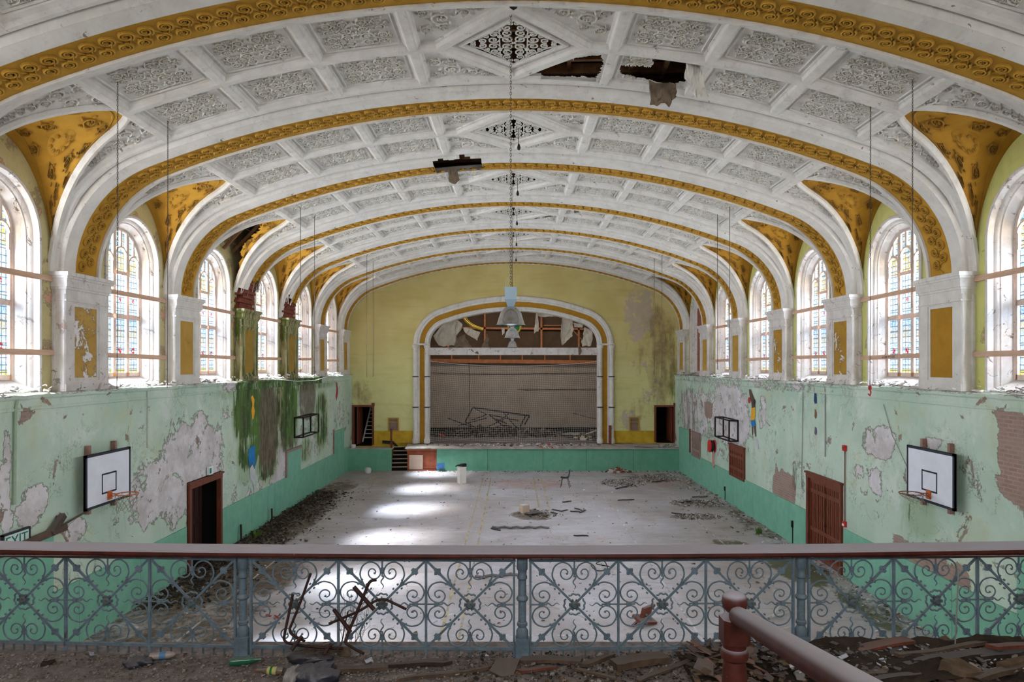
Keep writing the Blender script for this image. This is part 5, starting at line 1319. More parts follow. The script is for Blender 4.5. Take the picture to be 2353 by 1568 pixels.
# net
nt = MB(); X0, X1 = -4.68, 4.72; nx, nz = 76, 40
def netp(i, j):
    u, v = i / nx, j / nz; x = lerp(X0, X1, u); sag = 4 * u * (1 - u)
    top = 5.98 - .30 * sag ** .8 - .1 * u * 0; bot = 1.46 + .05 * sin(u * 9)
    z = lerp(top, bot, v) - .10 * sin(pi * v) * sag * sin(u * 5 + 1); x += .12 * sin(v * 4 + u * 3) * sag * .6 + .03 * sin(v * 17 + u * 22)
    return Vector((x, 38.35 + .25 * v * sin(u * 6) + .12 * sin(u * 19 + v * 5), z))
for i in range(nx + 1): nt.tube([netp(i, j) for j in range(nz + 1)], .005, 3, caps=False)
for j in range(nz + 1): nt.tube([netp(i, j) for i in range(nx + 1)], .005 if j else .014, 3, caps=False)
o = nt.build('divider_net', M['net_white']); tag(o, 'white sports net hung across the stage opening', 'net')
# collapsed framework and rubbish on the stage
def SG(x, y, Y=41.5): return PX(940 + x / 3.92, 660 + y / 3.92, Y)
m = MB()
for a, b_, r in (((575, 1085), (1085, 1160), .05), ((575, 1085), (505, 1215), .04), ((1085, 1160), (1040, 1240), .04), ((1050, 1160), (1000, 1260), .04), ((590, 1095), (700, 1150), .03), ((700, 1150), (560, 1200), .03), ((720, 1150), (990, 1205), .035), ((720, 1150), (860, 1260), .04), ((900, 1140), (760, 1240), .03), ((505, 1215), (640, 1290), .03), ((640, 1290), (860, 1190), .03), ((850, 1130), (960, 1260), .03), ((345, 1180), (560, 1260), .03), ((440, 1250), (700, 1180), .03), ((780, 1190), (880, 1230), .05), ((820, 1240), (930, 1260), .05)):
    m.tube([SG(*a), SG(*b_)], r, 6)
o = m.build('collapsed_frame', M['black_metal']); tag(o, 'collapsed black metal frame lying on the stage', 'frame')
def plank(p, q, w, t, mt, label, nm='plank', cat='plank', grp=None, tilt=0.0):
    p, q = Vector(p), Vector(q); m = MB(); d = q - p; L_ = d.length; n = 7; c = (p + q) / 2; d.normalize()
    up = Vector((sin(tilt), 0, cos(tilt))); sx = d.cross(up).normalized(); u = sx.cross(d)
    rings = []
    for i in range(n + 1):
        f = i / n - .5; ww = w / 2 * (1 + .06 * sin(i * 2.3 + w * 40)); e = (.5 + .5 * sin(i * 1.3)) * .006
        o0 = d * (f * L_) + u * (.01 * sin(i * .9 + L_ * 9) * min(1, L_))
        j0 = RN.uniform(-.03, .03) * (1 if i in (0, n) else 0)
        rings.append([o0 + sx * ww * a + u * (b_ * t / 2) + d * (j0 * a * 1.5) for a, b_ in ((-1, -1), (1, -1), (1, 1), (-1, 1))])
    m.loft(rings, closed=True); k = len(m.v); m.f += [(0, 1, 2, 3), (k - 1, k - 2, k - 3, k - 4)]; m.m += [0, 0]
    o = m.build(nm, M[mt]); o.location = c
    if label: tag(o, label, cat, grp)
    return o
def chips(name, label, mats, place, n, smin, smax, flat=.5, kind='stuff', cat='rubble'):
    m = MB()
    for i in range(n):
        p = Vector(place()); s = RN.uniform(smin, smax) * RN.choice((.5, .7, 1, 1, 1.4))
        q = Euler((RN.uniform(-.5, .5), RN.uniform(-.5, .5), RN.uniform(0, 6.3))).to_matrix()
        a, b_, c = s * RN.uniform(.6, 1.4), s * RN.uniform(.5, 1.0), s * flat * RN.uniform(.4, 1.2)
        vs = []
        for x, y, z in ((-1, -1, -1), (1, -1, -1), (1, 1, -1), (-1, 1, -1), (-1, -1, 1), (1, -1, 1), (1, 1, 1), (-1, 1, 1)):
            vs.append(p + q @ Vector((x * a / 2 * RN.uniform(.6, 1.1), y * b_ / 2 * RN.uniform(.6, 1.1), z * c / 2 * RN.uniform(.6, 1.1))))
        m.add(vs, [(0, 3, 2, 1), (4, 5, 6, 7), (0, 1, 5, 4), (1, 2, 6, 5), (2, 3, 7, 6), (3, 0, 4, 7)], RN.randrange(len(mats)))
    o = m.build(name, [M[k] for k in mats]); tag(o, label, cat, None, kind); return o
def pile(cx, cy, rx, ry, h, z0=0.0, ang=0.0):
    def f():
        t = RN.uniform(0, 2 * pi); r = sqrt(RN.random()); hh = h * (1 - r) ** 1.0
        x, y = rx * r * cos(t), ry * r * sin(t); return (cx + x * cos(ang) - y * sin(ang), cy + x * sin(ang) + y * cos(ang), z0 + .01 + hh * RN.random())
    return f
chips('stage_rubble', 'dark rubbish heaped along back of the stage', ['rubble_dark', 'rubble_dark', 'rubble_brown', 'plank_dark'], pile(-1.0, 42.5, 4.8, 1.6, .55, 1.42), 700, .1, .4)
chips('stage_rubble', 'grey plaster crumbs scattered on front of the stage', ['rubble_grey', 'rubble_light', 'rubble_brown'], pile(.4, 37.72, 5.2, .5, .06, 1.33), 420, .04, .14)
chips('stage_rubble', 'broken laths heaped at right side of the stage', ['rubble_dark', 'rag', 'rubble_brown'], pile(5.0, 40.5, 1.3, 1.3, .6, 1.42), 160, .1, .45, .2)
plank((3.2, 41.5, 1.6), (5.4, 40.0, 1.55), 1.1, .04, 'rubble_grey', 'grey sheet lying on right of the stage', 'fallen_sheet', 'board')
plank(SG(1480, 1140, 42), SG(1690, 1190, 42), .07, .05, 'rubble_brown', 'thin leaning batten at right of the stage', 'leaning_batten', 'batten')
plank(SG(1585, 1330, 40), SG(1685, 1290, 40), .14, .04, 'rag', 'pale broken plank at right edge of the stage', 'broken_plank')
chips('red_cloth_scraps', 'red scraps at left edge of the stage behind net', ['red_paint', 'mural_red'], pile(-4.1, 41, .7, .5, .4, 1.42), 6, .1, .22)
chips('brick_rubble', 'pink and white brick rubble on the stage lip', ['rubble_brick', 'rubble_light', 'rag'], pile(1.95, 37.2, .5, .28, .22, 1.26), 90, .05, .16)
chips('brick_rubble', 'red and white brick rubble at foot of the stage front', ['rubble_brick', 'rubble_light', 'rubble_brown'], pile(5.6, 36.6, .7, .32, .3), 130, .06, .2)
chips('plaster_rubble', 'white plaster rubble on right end of the stage', ['rubble_light', 'rubble_grey'], pile(8.2, 37.4, .8, .35, .2, 1.27), 160, .05, .16)
plank((6.6, 37.35, 1.34), (8.2, 37.35, 1.34), .5, .06, 'stage_floor', 'raised pale slab on right end of the stage', 'raised_slab', 'slab')
m = MB(); m.bx(5.28, 5.42, 37.75, 37.9, 1.35, 2.4); o = m.build('leaning_board', M['door_wood']); tag(o, 'short red board standing beside right shaft of stage arch', 'board')
m = MB(); m.lathe([(.05, 0), (.05, .9), (.07, .93), (.05, .98), (.06, 1.03), (.0, 1.08)], (-6.72, 37.55, 1.2 - .02), 10); m.bx(-6.77, -6.67, 37.5, 37.6, 1.18, 1.5); o = m.build('stair_newel', M['door_wood'], smooth=40); tag(o, 'slim brown newel post at top of the stage steps', 'newel post')
m = MB()
for i in range(8): m.bx(-8.5 + .03 * i, -7.95, YB + .5 + .16 * i, YB + .66 + .16 * i, 1.62 + .21 * i, 1.665 + .21 * i)
m.bar((-8.52, YB + .5, 1.4), (-8.3, YB + 1.8, 3.4), .06, .08); o = m.build('back_stair', M['net_white']); tag(o, 'pale steep stair seen through left stage doorway', 'stair')
m = MB(); m.lathe([(.0, 0), (.12, 0), (.14, .2), (.13, .2), (.11, .02), (0, .02)], (-8.75, 37.3, 1.2), 14); o = m.build('bucket', M['clear_white'], smooth=40); tag(o, 'small grey bucket on landing in left corner', 'bucket')
# ------------------------------------------------------------------ things on the hall floor
r = thing('plinth', 'white box plinth standing before the stage', 'plinth', (-2.53, 33.3, 0)); r.rotation_euler = (0, 0, .45)
m = MB(); m.bx(-.17, .17, -.17, .17, 0, .78); m.build('body', M['plinth_white'], r)
m = MB(); m.bx(-.18, .18, -.18, .18, .76, .785); m.build('top', M['plinth_white'], r)
m = MB(); m.box((0, 0, .83), (.46, .1, .05), rot=(.1, .15, .2)); m.box((.12, .05, .87), (.22, .12, .07), rot=(.2, -.2, .6)); m.tube([(-.3, 0, .80), (-.05, .0, .9), (.2, .05, .93)], .025, 6)
o = m.build('cable_clamp', M['chair_black']); o.location = (-2.53, 33.3, 0); tag(o, 'black broken tool lying on the white plinth', 'tool')
def seat_shell(mb, th=.012):
    prof = [(-.21, .02), (-.18, -.0), (0, -.02), (.13, .0), (.18, .05), (.20, .14), (.22, .28), (.235, .40)]
    rings = []
    for i, (y, z) in enumerate(prof):
        w = .20 if i < 5 else .20 - .015 * (i - 5); c = .025
        rings.append([(x * w, y - (c * x * x if i > 4 else 0), z + c * x * x * (1 if i < 5 else 0)) for x in [-1 + .25 * k for k in range(9)]])
    mb.loft(rings); mb.loft([[(x, y + .012, z - .014) for x, y, z in rg_] for rg_ in rings])
r = thing('plastic_chair', 'black plastic chair standing alone on the hall floor', 'chair', (2.42, 32.1, 0)); r.rotation_euler = (0, 0, -1.75)
m = MB(); seat_shell(m); sh_ = m.build('seat_shell', M['chair_black'], r, smooth=60); sh_.location = (0, 0, .44)
for sx in (-1, 1):
    for sy in (-1, 1): m = MB(); m.tube([(sx * .15, sy * .12, .43), (sx * .21, sy * .22 + .02, 0)], .011, 6); m.build('leg', M['black_metal'], r)
r = thing('chair_shell', 'blue plastic chair seat without legs leaning on stage front', 'chair', (-3.95, 36.85, .03)); r.rotation_euler = (0, 0, .3)
m = MB(); seat_shell(m); s_ = m.build('seat_shell', M['chair_blue'], r, smooth=60); s_.rotation_euler = (-1.1, 0, 0); s_.location = (0, -.1, .24)
m = MB(); m.lathe([(.0, 0), (.13, .01), (.17, .08), (.18, .18), (.15, .28), (.06, .32), (.0, .32)], (-7.72, 36.2, 0), 16); o = m.build('plastic_drum', M['clear_white'], smooth=50); tag(o, 'round translucent white container near left end of the stage', 'container')
m = MB(); m.box((.42, 26.6, .15), (.3, .3, .3), rot=(0, 0, .5)); o = m.build('concrete_block', M['beige_board']); tag(o, 'pale block standing by the hole in the floor', 'block')
m = MB(); m.box((.42, 26.6, .302), (.24, .24, .01), rot=(0, 0, .5)); m.build('top_face', M['rubble_light'], o)
plank((.5, 26.1, .05), (1.0, 26.35, .07), .3, .03, 'plank_dark', 'dark board lying in front of the pale block', 'dark_board', 'board')
chips('floor_rubble', 'brown crumbs round the pale block on the floor', ['rubble_brown', 'rubble_dark', 'rubble_grey'], pile(1.1, 26.4, .9, .8, .04), 200, .02, .08)
# lifted parquet blocks in a zigzag
bl = MB(); bl.box((0, 0, 0), (.31, .075, .022)); first = None
def pblock(x, y, rz, tilt, label, grp):
    global first
    if first is None: o = first = bl.build('parquet_block', M['plank_dark'])
    else: o = first.copy(); COL.objects.link(o)
    o.location = (x, y, .05); o.rotation_euler = (tilt, 0, rz); tag(o, label, 'parquet block', grp)
for i in range(9): pblock(-.62 + .215 * i, 23.95 + .03 * (i % 2), .55 if i % 2 else -.55, .5, 'dark parquet block lifted in the zigzag row by the floor hole', 'lifted parquet blocks in the zigzag row')
for i in range(5): pblock(-.9 + .24 * i, 18.35 + .06 * (i % 2) + .05 * i, .5 if i % 2 else -.4, .5, 'dark parquet block lifted in the row seen through the railing', 'lifted parquet blocks behind the railing')
for a, b_, lb in (((1293, 1154), (1311, 1152), 'single dark strip beyond the pale block'), ((1270, 1171), (1290, 1175), 'dark strip right of the pale block, left of two'), ((1289, 1175), (1303, 1172), 'dark strip right of the pale block, right of two'), ((1310, 1175), (1332, 1176), 'long strip in the small heap right of the block'), ((1322, 1168), (1340, 1174), 'crossed strip in the small heap right of the block'), ((1333, 1178), (1345, 1172), 'short strip ending the small heap right of the block'), ((1320, 1231), (1349, 1231), 'single strip nearest the railing on hall floor'), ((1420, 1200 - 50), (1455, 1148), 'dark strip on the right half of hall floor'), ((1128, 1188 + 26), (1150, 1219), 'loose strip at left end of the zigzag row')):
    plank(FP(*a, .03), FP(*b_, .03), .06, .03, 'plank_dark', lb, 'floor_strip', 'strip', 'loose floor strips')
# heaps of fallen plaster
for lb, a in (('grey plaster heap in far right corner of the hall', (7.0, 34.3, 1.3, 1.0, .28)), ('flat grey plaster spread left of the far right heap', (5.3, 33.2, 1.1, 1.2, .1)), ('small grey heap against right wall dado', (7.6, 28.3, 1.1, .8, .12)), ('small grey heap near right wall halfway along', (6.9, 25.8, 1.0, .5, .12))):
    chips('plaster_heap', lb, ['rubble_grey', 'rubble_light', 'rubble_brown', 'rubble_grey'], pile(*a), 1000, .02, .075)
for a, b_, lb in (((1500, 1108), (1530, 1104), 'dark lath on plaster spread, upper'), ((1415, 1124), (1452, 1114), 'dark lath on plaster spread, lower'), ((1562, 1155), (1612, 1149), 'long dark plank by right wall'), ((1590, 1143), (1626, 1141), 'short dark plank beyond the long one by right wall'), ((1545, 1180), (1600, 1184), 'pale lath by small heap on right')):
    plank(FP(*a, .06), FP(*b_, .06), .1, .035, 'plank_dark', lb, 'fallen_lath', 'plank', 'fallen laths on the right of the floor')
for lb, rn, n, mt in (('dark leaf mould and debris along foot of left wall', lambda: (-8.9 + abs(RN.gauss(0, .75)), RN.uniform(16, 31), .01 + .12 * RN.random() ** 2), 5200, ['rubble_dark', 'rubble_dark', 'rubble_brown', 'rubble_dark', 'rubble_dark', 'plank_dark']), ('plaster crumbs along foot of right wall', lambda: (8.9 - abs(RN.gauss(0, .45)), RN.uniform(11, 36.5), .02 + .05 * RN.random()), 1000, ['rubble_grey', 'rubble_light', 'rubble_brown']), ('small plaster flakes scattered over the hall floor', lambda: (RN.uniform(-8.5, 8.7), 8 + 28 * RN.random(), .012), 2200, ['rubble_light', 'rubble_grey', 'rubble_light', 'rubble_brown']), ('crumbs along foot of the stage front', lambda: (RN.uniform(-6, 8.8), 36.9 - abs(RN.gauss(0, .25)), .02), 320, ['rubble_grey', 'rubble_light', 'rubble_brown'])):
    chips('floor_debris', lb, mt, rn, n, .02, .09 if n != 2200 else .07, .3)
for sg, nmz in ((-1, 'left'), (1, 'right')):
    chips('ledge_debris', 'white plaster flakes lying along the %s window ledge' % nmz, ['rubble_light', 'white_old', 'rubble_grey'], lambda: (sg * RN.uniform(8.98, 9.36), RN.choice(BAYS[1:]) + RN.gauss(0, .8), 5.24 + .12 * RN.random() ** 2), 520, .03, .12, .25)
def tuft(x, y, z, s, label):
    m = MB()
    for i in range(40):
        a = RN.uniform(0, 6.28); l = s * RN.uniform(.5, 1); p = Vector((x + .3 * s * RN.gauss(0, .5), y + .3 * s * RN.gauss(0, .5), z)); q = p + Vector((cos(a) * l * .5, sin(a) * l * .5, l))
        d = Vector((-sin(a), cos(a), 0)) * .03 * s * 2; m.add([p - d, p + d, q], [(0, 1, 2)])
    o = m.build('weed_tuft', M['weed']); tag(o, label, 'weed')
tuft(8.35, 23.2, 0, .3, 'small green weed at foot of right wall')
tuft(-8.5, 22.6, 0, .35, 'green weed growing in debris by left wall')
for lb, x, y, h in (('slim dark stake leaning on left dado, taller', -8.85, 22.2, .55), ('slim dark stake on left dado, farther and thicker', -8.8, 24.9, .5)):
    m = MB(); m.bar((x, y, 0), (x - .04, y + .06, h), .05); o = m.build('broken_stake', M['plank_dark']); tag(o, lb, 'stake')
for lb, x, y, h in (('dark slot and bolt low on right dado nearer the gallery', 8.955, 21.9, .75), ('dark slot and bolt low on right dado farther off', 8.955, 28.9, .6)):
    m = MB(); m.bar((x, y, .03), (x, y, h), .03); m.bar((x - .01, y, h * .72), (x - .01, y + .0, h), .07); o = m.build('door_bolt', M['black_metal']); tag(o, lb, 'bolt')
# odds and ends seen through the railing
m = MB(); m.box((2.9, 15.1, .12), (.5, .3, .06), rot=(.3, .2, .6)); m.box((2.95, 15.2, .22), (.42, .06, .3), rot=(.2, .1, .9)); m.bar((2.6, 14.9, .05), (3.2, 15.5, .3), .05); o = m.build('broken_crate', M['plank_red']); tag(o, 'broken brown wooden crate on floor beyond the railing', 'crate')
m = MB()
for a, b_ in (((1760, 1420), (1810, 1400)), ((1810, 1400), (1800, 1380)), ((1800, 1380), (1775, 1418)), ((1775, 1418), (1825, 1404)), ((1760, 1452), (1830, 1440)), ((1700, 1410), (1760, 1424))): m.tube([FP(*a, .05), FP(*b_, .05)], .014, 5)
o = m.build('bent_wire', M['net_white']); tag(o, 'bent white wire frame on floor seen past the handrail', 'wire frame')
m = MB(); m.tube(catmull([FP(x, y, .04 + .1 * k) for x, y, k in ((1358, 1300, 0), (1372, 1312, 1), (1395, 1308, 0), (1388, 1290, 1), (1370, 1296, 2), (1400, 1302, 0))], 6), .015, 5); o = m.build('wire_tangle', M['black_metal']); tag(o, 'tangled dark wire on floor just beyond the handrail', 'wire')
chips('red_wrapper', 'small red and white wrapper on floor behind left scrolls', ['mural_red', 'rubble_light'], pile(-5.4, 15.6, .2, .15, .06), 9, .05, .11, .3)
# ------------------------------------------------------------------ gallery floor
ZB = 3.06
g = MB(); g.grid(lambda x, y: (x, y, ZB + .018 * wob(x * 4, y * 4) + .012 * wob(x * 11, y * 11)), cuts(-9, 9, .1, []), cuts(4.9, 6.5, .06, [])); g.bx(-9, 9, .5, 4.9, ZB - .2, ZB); g.bx(-9, 9, 4.9, 6.56, ZB - .42, ZB - .03); g.bx(-9, 9, 6.3, 6.62, ZB - .45, ZB + .005)
o = g.build('floor_gallery', M['balcony_dirt']); o.name = 'floor_2'; tag(o, 'dusty gallery floor', kind='structure')
def bow(x): return 6.27 + .0068 * x * x
# ------------------------------------------------------------------ cast iron railing
rail = thing('gallery_railing', 'teal cast iron scrollwork railing with broad wooden handrail', 'railing', (0, 6.27, ZB))
PXS = [-5.08, -2.50, .08, 2.66, 5.24]
hr_ = MB(); prof = [(-.105, 3.998), (-.115, 4.015), (-.112, 4.04), (-.10, 4.052), (.115, 4.062), (.125, 4.04), (.12, 4.015), (.10, 3.995)]
xs = [-5.6 + 11.4 * i / 40 for i in range(41)]
hr_.loft([[(x, bow(x) + d, z) for d, z in prof] for x in xs], closed=True); hr_.bx(-5.2, 5.3, 6.26, 6.28, 3.99, 3.999)
hd = hr_.build('handrail', M['mahogany'], smooth=25); hd.location = (0, -6.27, -ZB); hd.parent = rail
half = .405
P_ = MB(); P2 = MB()
def L2(u, v, y=0.0): return Vector((u * half, y, v * half))
SCR = [(.40, .41), (.49, .60), (.50, .72), (.44, .87), (.28, .955), (.11, .89), (.035, .73), (.085, .61), (.19, .565), (.285, .615), (.315, .71), (.27, .79), (.19, .79), (.15, .73), (.185, .685)]
def rot4(k, u, v):
    for _ in range(k): u, v = -v, u
    return u, v
fq = (0, 1, 0)
for k in range(4):
    for mx in (-1, 1):
        pts = catmull([L2(*rot4(k, mx * u, v)) for u, v in SCR], 4)
        n_ = len(pts); P_.tube(pts, [.0078 - .002 * i / n_ for i in range(n_ - 3)] + [.010, .012, .008], 6)
    P_.tube([L2(*rot4(k, 0, v)) for v in (1.0, .62)], .008, 6)
    P_.tube([L2(*rot4(k, .03 * sin((.66 - v) * 30), v)) for v in [.64 - .025 * i for i in range(13)]], [.009 - .0005 * i for i in range(13)], 5)
    c = L2(*rot4(k, 0, .77)); P_.box(c, (.036, .03, .036))
    # ring of four wavy arcs
    P_.tube([L2(*(lambda a: ((.232 + .012 * sin(a * 12)) * cos(a), (.232 + .012 * sin(a * 12)) * sin(a)))(pi / 4 * (2 * k) + radians(-34) + radians(68) * i / 14)) for i in range(15)], .0085, 5)
    # diagonal bar with studs and leaf
    e = (1, 1) if k == 0 else ((-1, 1) if k == 1 else ((-1, -1) if k == 2 else (1, -1)))
    P_.bar(L2(0, 0), L2(e[0] * .985, e[1] * .985), .02, .013, up=(0, 1, 0))
    for t in (.30, .40, .50):
        for s_ in (-1, 1): c = L2(e[0] * t + s_ * .045 * -e[0] , e[1] * t + s_ * .045 * e[1]); P_.box(c, (.016, .016, .016), rot=(0, .78, 0))
    for q in range(4):
        a = q * pi / 2; c = L2(e[0] * .74 + .05 * cos(a + .78), e[1] * .74 + .05 * sin(a + .78)); P_.box(c, (.028, .022, .028), rot=(0, .78 * (q % 2), 0))
ros = MB()
for q in range(6): a = q * pi / 3; ros.box(L2(.085 * cos(a), .085 * sin(a), -.012), (.034, .03, .024), rot=(0, -a, 0))
ros.lathe([(.0, .0), (.03, .004), (.036, .02), (.022, .034), (.0, .036)], L2(0, 0, -.008), 12, M=Matrix.Rotation(pi / 2, 3, 'X'))
pan0 = None
def zrel(z): return z - ZB
for b in range(4):
    x0, x1 = PXS[b], PXS[b + 1]; y0, y1 = bow(x0), bow(x1); d = Vector((x1 - x0, y1 - y0, 0)); ln = d.length; ang = atan2(d.y, d.x); d.normalize()
    def at(t, z): return Vector((x0, y0 - 6.27, 0)) + d * t + Vector((0, 0, zrel(z)))
    for i in range(3):
        t = .075 + .81 * (i + .5)
        if pan0 is None:
            pan0 = P_.build('scroll_panel', M['iron'], rail, smooth=50); ro0 = ros.build('rosette', M['iron_dark'], pan0, smooth=40); pn = pan0
        else: pn = copy_tree(pan0, rail)
        pn.location = at(t, 3.547); pn.rotation_euler = (0, 0, ang)
    fr_ = MB()
    for z, w in ((3.952, .022), (3.143, .026)): fr_.bar(at(.06, z), at(ln - .06, z), w * .8, w)
    fr_.bar(at(.06, 3.993), at(ln - .06, 3.993), .03, .012)
    for t in (.075, .075 + .81, .075 + 1.62, ln - .075): fr_.bar(at(t, 3.07), at(t, 3.995), .028, .02)
    fr_.build('frame', M['iron'], rail)
    bs = MB(); n_ = 24; W_ = ln - .15; nrm = Vector((-d.y, d.x, 0))
    for zt, zb in ((3.994, 3.956), (3.14, 3.062)):      # one comb of little bars above the scrolls, one below
        pg = [(0, zrel(zt)), (0, zrel(zb))]
        for i in range(n_ + 1):
            t = W_ * i / n_
            if i: pg += [(t - .0065, zrel(zt) - .008), (t - .0065, zrel(zb))]
            if i < n_: pg += [(t + .0065, zrel(zb)), (t + .0065, zrel(zt) - .008)]
        pg += [(W_, zrel(zt))]
        bs.prism(pg[::-1], Vector((x0, y0 - 6.27, 0)) + d * .075 - nrm * .006, d, (0, 0, 1), nrm, .012)
    bs.build('lattice', M['iron_dark'], rail)
pst = MB(); pst.lathe([(.058, .0), (.058, .17), (.052, .19), (.056, .20), (.056, .25), (.040, .275), (.036, .29), (.048, .30), (.048, .325), (.036, .335), (.036, .52), (.050, .53), (.056, .545), (.050, .56), (.038, .575), (.036, .72), (.046, .73), (.046, .75), (.038, .765), (.040, .80), (.050, .815), (.050, .93), (.06, .94), (.04, .945)], n=16)
pst.box((0, 0, .09), (.125, .115, .18)); p0 = None
for i, x in enumerate(PXS):
    if p0 is None: p0 = pst.build('post', M['iron'], rail, smooth=35); o = p0
    else: o = p0.copy(); COL.objects.link(o); o.parent = rail
    o.location = (x, bow(x) - 6.27, -.0)
# ------------------------------------------------------------------ newel and sloping handrail
nw_ = thing('newel_post', 'turned mahogany newel post with round cap in front of the railing', 'newel post', (1.385, 4.28, ZB)); H0 = zrel(4.0)
m = MB(); m.lathe([(.075, .0), (.075, .05), (.078, .35), (.082, .62), (.072, .80), (.066, .84), (.082, .855), (.086, .88), (.082, .905), (.072, .92), (.076, .955)], n=24); m.build('shaft', M['mahogany'], nw_, smooth=35)
m = MB(); hw = .083; m.prism([(-hw, -hw + .03), (-hw + .03, -hw), (hw - .03, -hw), (hw, -hw + .03), (hw, hw - .03), (hw - .03, hw), (-hw + .03, hw), (-hw, hw - .03)], (0, 0, .955), (1, 0, 0), (0, 1, 0), (0, 0, 1), .15); m.build('block', M['mahogany'], nw_)
m = MB(); m.lathe([(.08, 1.105), (.066, 1.125), (.05, 1.145), (.056, 1.152), (.072, 1.17), (.078, 1.20), (.074, 1.235), (.055, 1.258), (.02, 1.268), (.0, 1.27)], n=24); m.build('cap', M['mahogany'], nw_, smooth=50)
a = PX(1697, 1417, 4.20); b_ = PX(1935, 1562, 2.35); d = (b_ - a); b2 = a + d * 1.55
m = MB(); m.tube([a, a.lerp(b2, .5), b2], .058, 20); o = m.build('stair_handrail', M['mahogany'], smooth=50); tag(o, 'thick round mahogany handrail sloping from newel toward viewer', 'handrail')
# ------------------------------------------------------------------ rubbish on the gallery floor
def BP(px, py, z=ZB + .02): Y = (HC - z) * F / (py - VY); return Vector(((px - VX) * Y / F, Y, z))
gal = lambda x0, x1: (lambda: (RN.uniform(x0, x1), RN.uniform(5.55, 6.34), ZB + .01 + .015 * RN.random()))
chips('gallery_rubble', 'fine grey rubble and plaster dust on left of gallery floor', ['rubble_grey', 'rubble_brown', 'rubble_grey', 'balcony_dirt', 'balcony_dirt'], gal(-4.9, -.5), 4200, .006, .022)
chips('gallery_rubble', 'dark rubble and splinters on right of gallery floor', ['rubble_grey', 'rubble_brown', 'plank_dark', 'rubble_dark', 'plank_old'], gal(-.5, 4.9), 4200, .008, .035)
hp_ = MB(); hp_.grid(lambda x, y: (x, y, ZB + max(-.02, (.15 * max(0, min(1, (x - 1.9) / 1.0)) + .03) * (1 + .3 * wob(x * 5, y * 6)) * min(1, (6.42 - y) / .15) )), cuts(1.5, 5.2, .05, []), cuts(5.4, 6.42, .05, []))
o = hp_.build('debris_mound', M['rubble_dark']); tag(o, 'low mound of dark crumbled debris under planks at right', 'rubble', None, 'stuff')
chips('slate_chips', 'dark and pale broken slates at lower right of gallery', ['plank_dark', 'rubble_dark', 'paper', 'rubble_grey', 'plank_dark'], lambda: (RN.uniform(2.2, 4.6), RN.uniform(5.6, 6.1), ZB + .13 + .07 * RN.random()), 1100, .015, .07, .2)
def gp_(a, b_, w, t, mt, lb, z0=.03, z1=None, tilt=0.0): return plank(BP(*a, ZB + z0), BP(*b_, ZB + (z0 if z1 is None else z1)), w, t, mt, lb, 'fallen_plank', 'plank', 'broken planks on the gallery floor', tilt)
gp_((770, 1542), (1010, 1521), .07, .03, 'plank_old', 'long grey plank right of the black bag')
gp_((900, 1529), (1030, 1524), .035, .03, 'plank_dark', 'dark batten lying on the long grey plank', .05)
gp_((925, 1562), (1130, 1535), .035, .025, 'plank_old', 'thin brown batten nearest viewer left of the torn sheet')
gp_((1195, 1516), (1336, 1518), .10, .03, 'plank_old', 'short broad plank at foot of middle railing post')
gp_((1190, 1543), (1272, 1534), .05, .02, 'plank_red', 'short red splinter below the broad plank')
gp_((1325, 1538), (1412, 1560), .04, .02, 'plank_old', 'small grey batten left of the thick brown block')
gp_((1465, 1566), (1592, 1515), .055, .02, 'plank_old', 'grey plank slanting up toward the newel post')
gp_((1582, 1526), (1662, 1552), .05, .02, 'plank_old', 'grey plank end just left of the newel post')
gp_((1410, 1528), (1530, 1510), .14, .06, 'plank_old', 'thick brown wooden block left of the newel post', .05)
gp_((1340, 1530), (1400, 1508), .06, .03, 'plank_old', 'weathered offcut leaning on the railing foot')
gp_((1860, 1512), (2090, 1472), .10, .03, 'plank_red', 'long red edged plank leaning up right of the handrail', .14, .22, .5)
gp_((1890, 1533), (2080, 1500), .11, .05, 'plank_dark', 'dark plank under the long red edged one', .12, .15)
gp_((1905, 1532), (1990, 1548), .08, .06, 'plank_old', 'brown block end right of the handrail', .14)
gp_((1955, 1554), (2180, 1524), .08, .04, 'plank_old', 'grey brown plank at lower right of gallery', .16)
gp_((2165, 1522), (2290, 1500), .11, .08, 'plank_dark', 'square dark beam end at right', .18)
gp_((2250, 1514), (2420, 1490), .10, .06, 'plank_dark', 'dark beam running out of view at right', .18)
gp_((2278, 1486), (2420, 1484), .07, .03, 'plank_red', 'reddish board on top of the debris at far right', .26)
gp_((2060, 1508), (2255, 1480), .05, .03, 'plank_old', 'thin grey slat crossing the debris at right', .2)
gp_((1745, 1532), (1880, 1523), .07, .02, 'plank_red', 'reddish strip partly behind the sloping handrail', .06)
gp_((1900, 1500), (2040, 1488), .07, .03, 'plank_dark', 'dark splintered lath behind the red edged plank', .15)
gp_((2080, 1528), (2170, 1506), .06, .03, 'plank_dark', 'short dark lath beside the thin grey slat', .2)
gp_((1990, 1566), (2120, 1548), .06, .03, 'plank_dark', 'dark lath nearest viewer at lower right', .17)
gp_((2240, 1562), (2353, 1530), .07, .04, 'plank_old', 'grey plank at lower right corner of gallery', .18)
gp_((2300, 1532), (2400, 1512), .08, .05, 'rubble_brown', 'brown offcut at right edge behind the corner plank', .2)
m = MB(); c = BP(2208, 1543, ZB + .2); m.box(c, (.26, .2, .1), rot=(.2, .15, .5)); o = m.build('wood_block', M['rubble_brown']); tag(o, 'chunky brown timber block among slates at lower right', 'block')
m = MB(); m.prism([(x, y) for x, y in ((0, .12), (.2, .1), (.14, -.12), (.04, -.14), (-.07, -.06))], BP(1143, 1533, ZB + .05), (1, 0, 0), (0, .9, .25), (0, -.2, 1), .008); o = m.build('torn_sheet', M['plank_old']); tag(o, 'torn rusty brown sheet below the middle railing post', 'sheet')
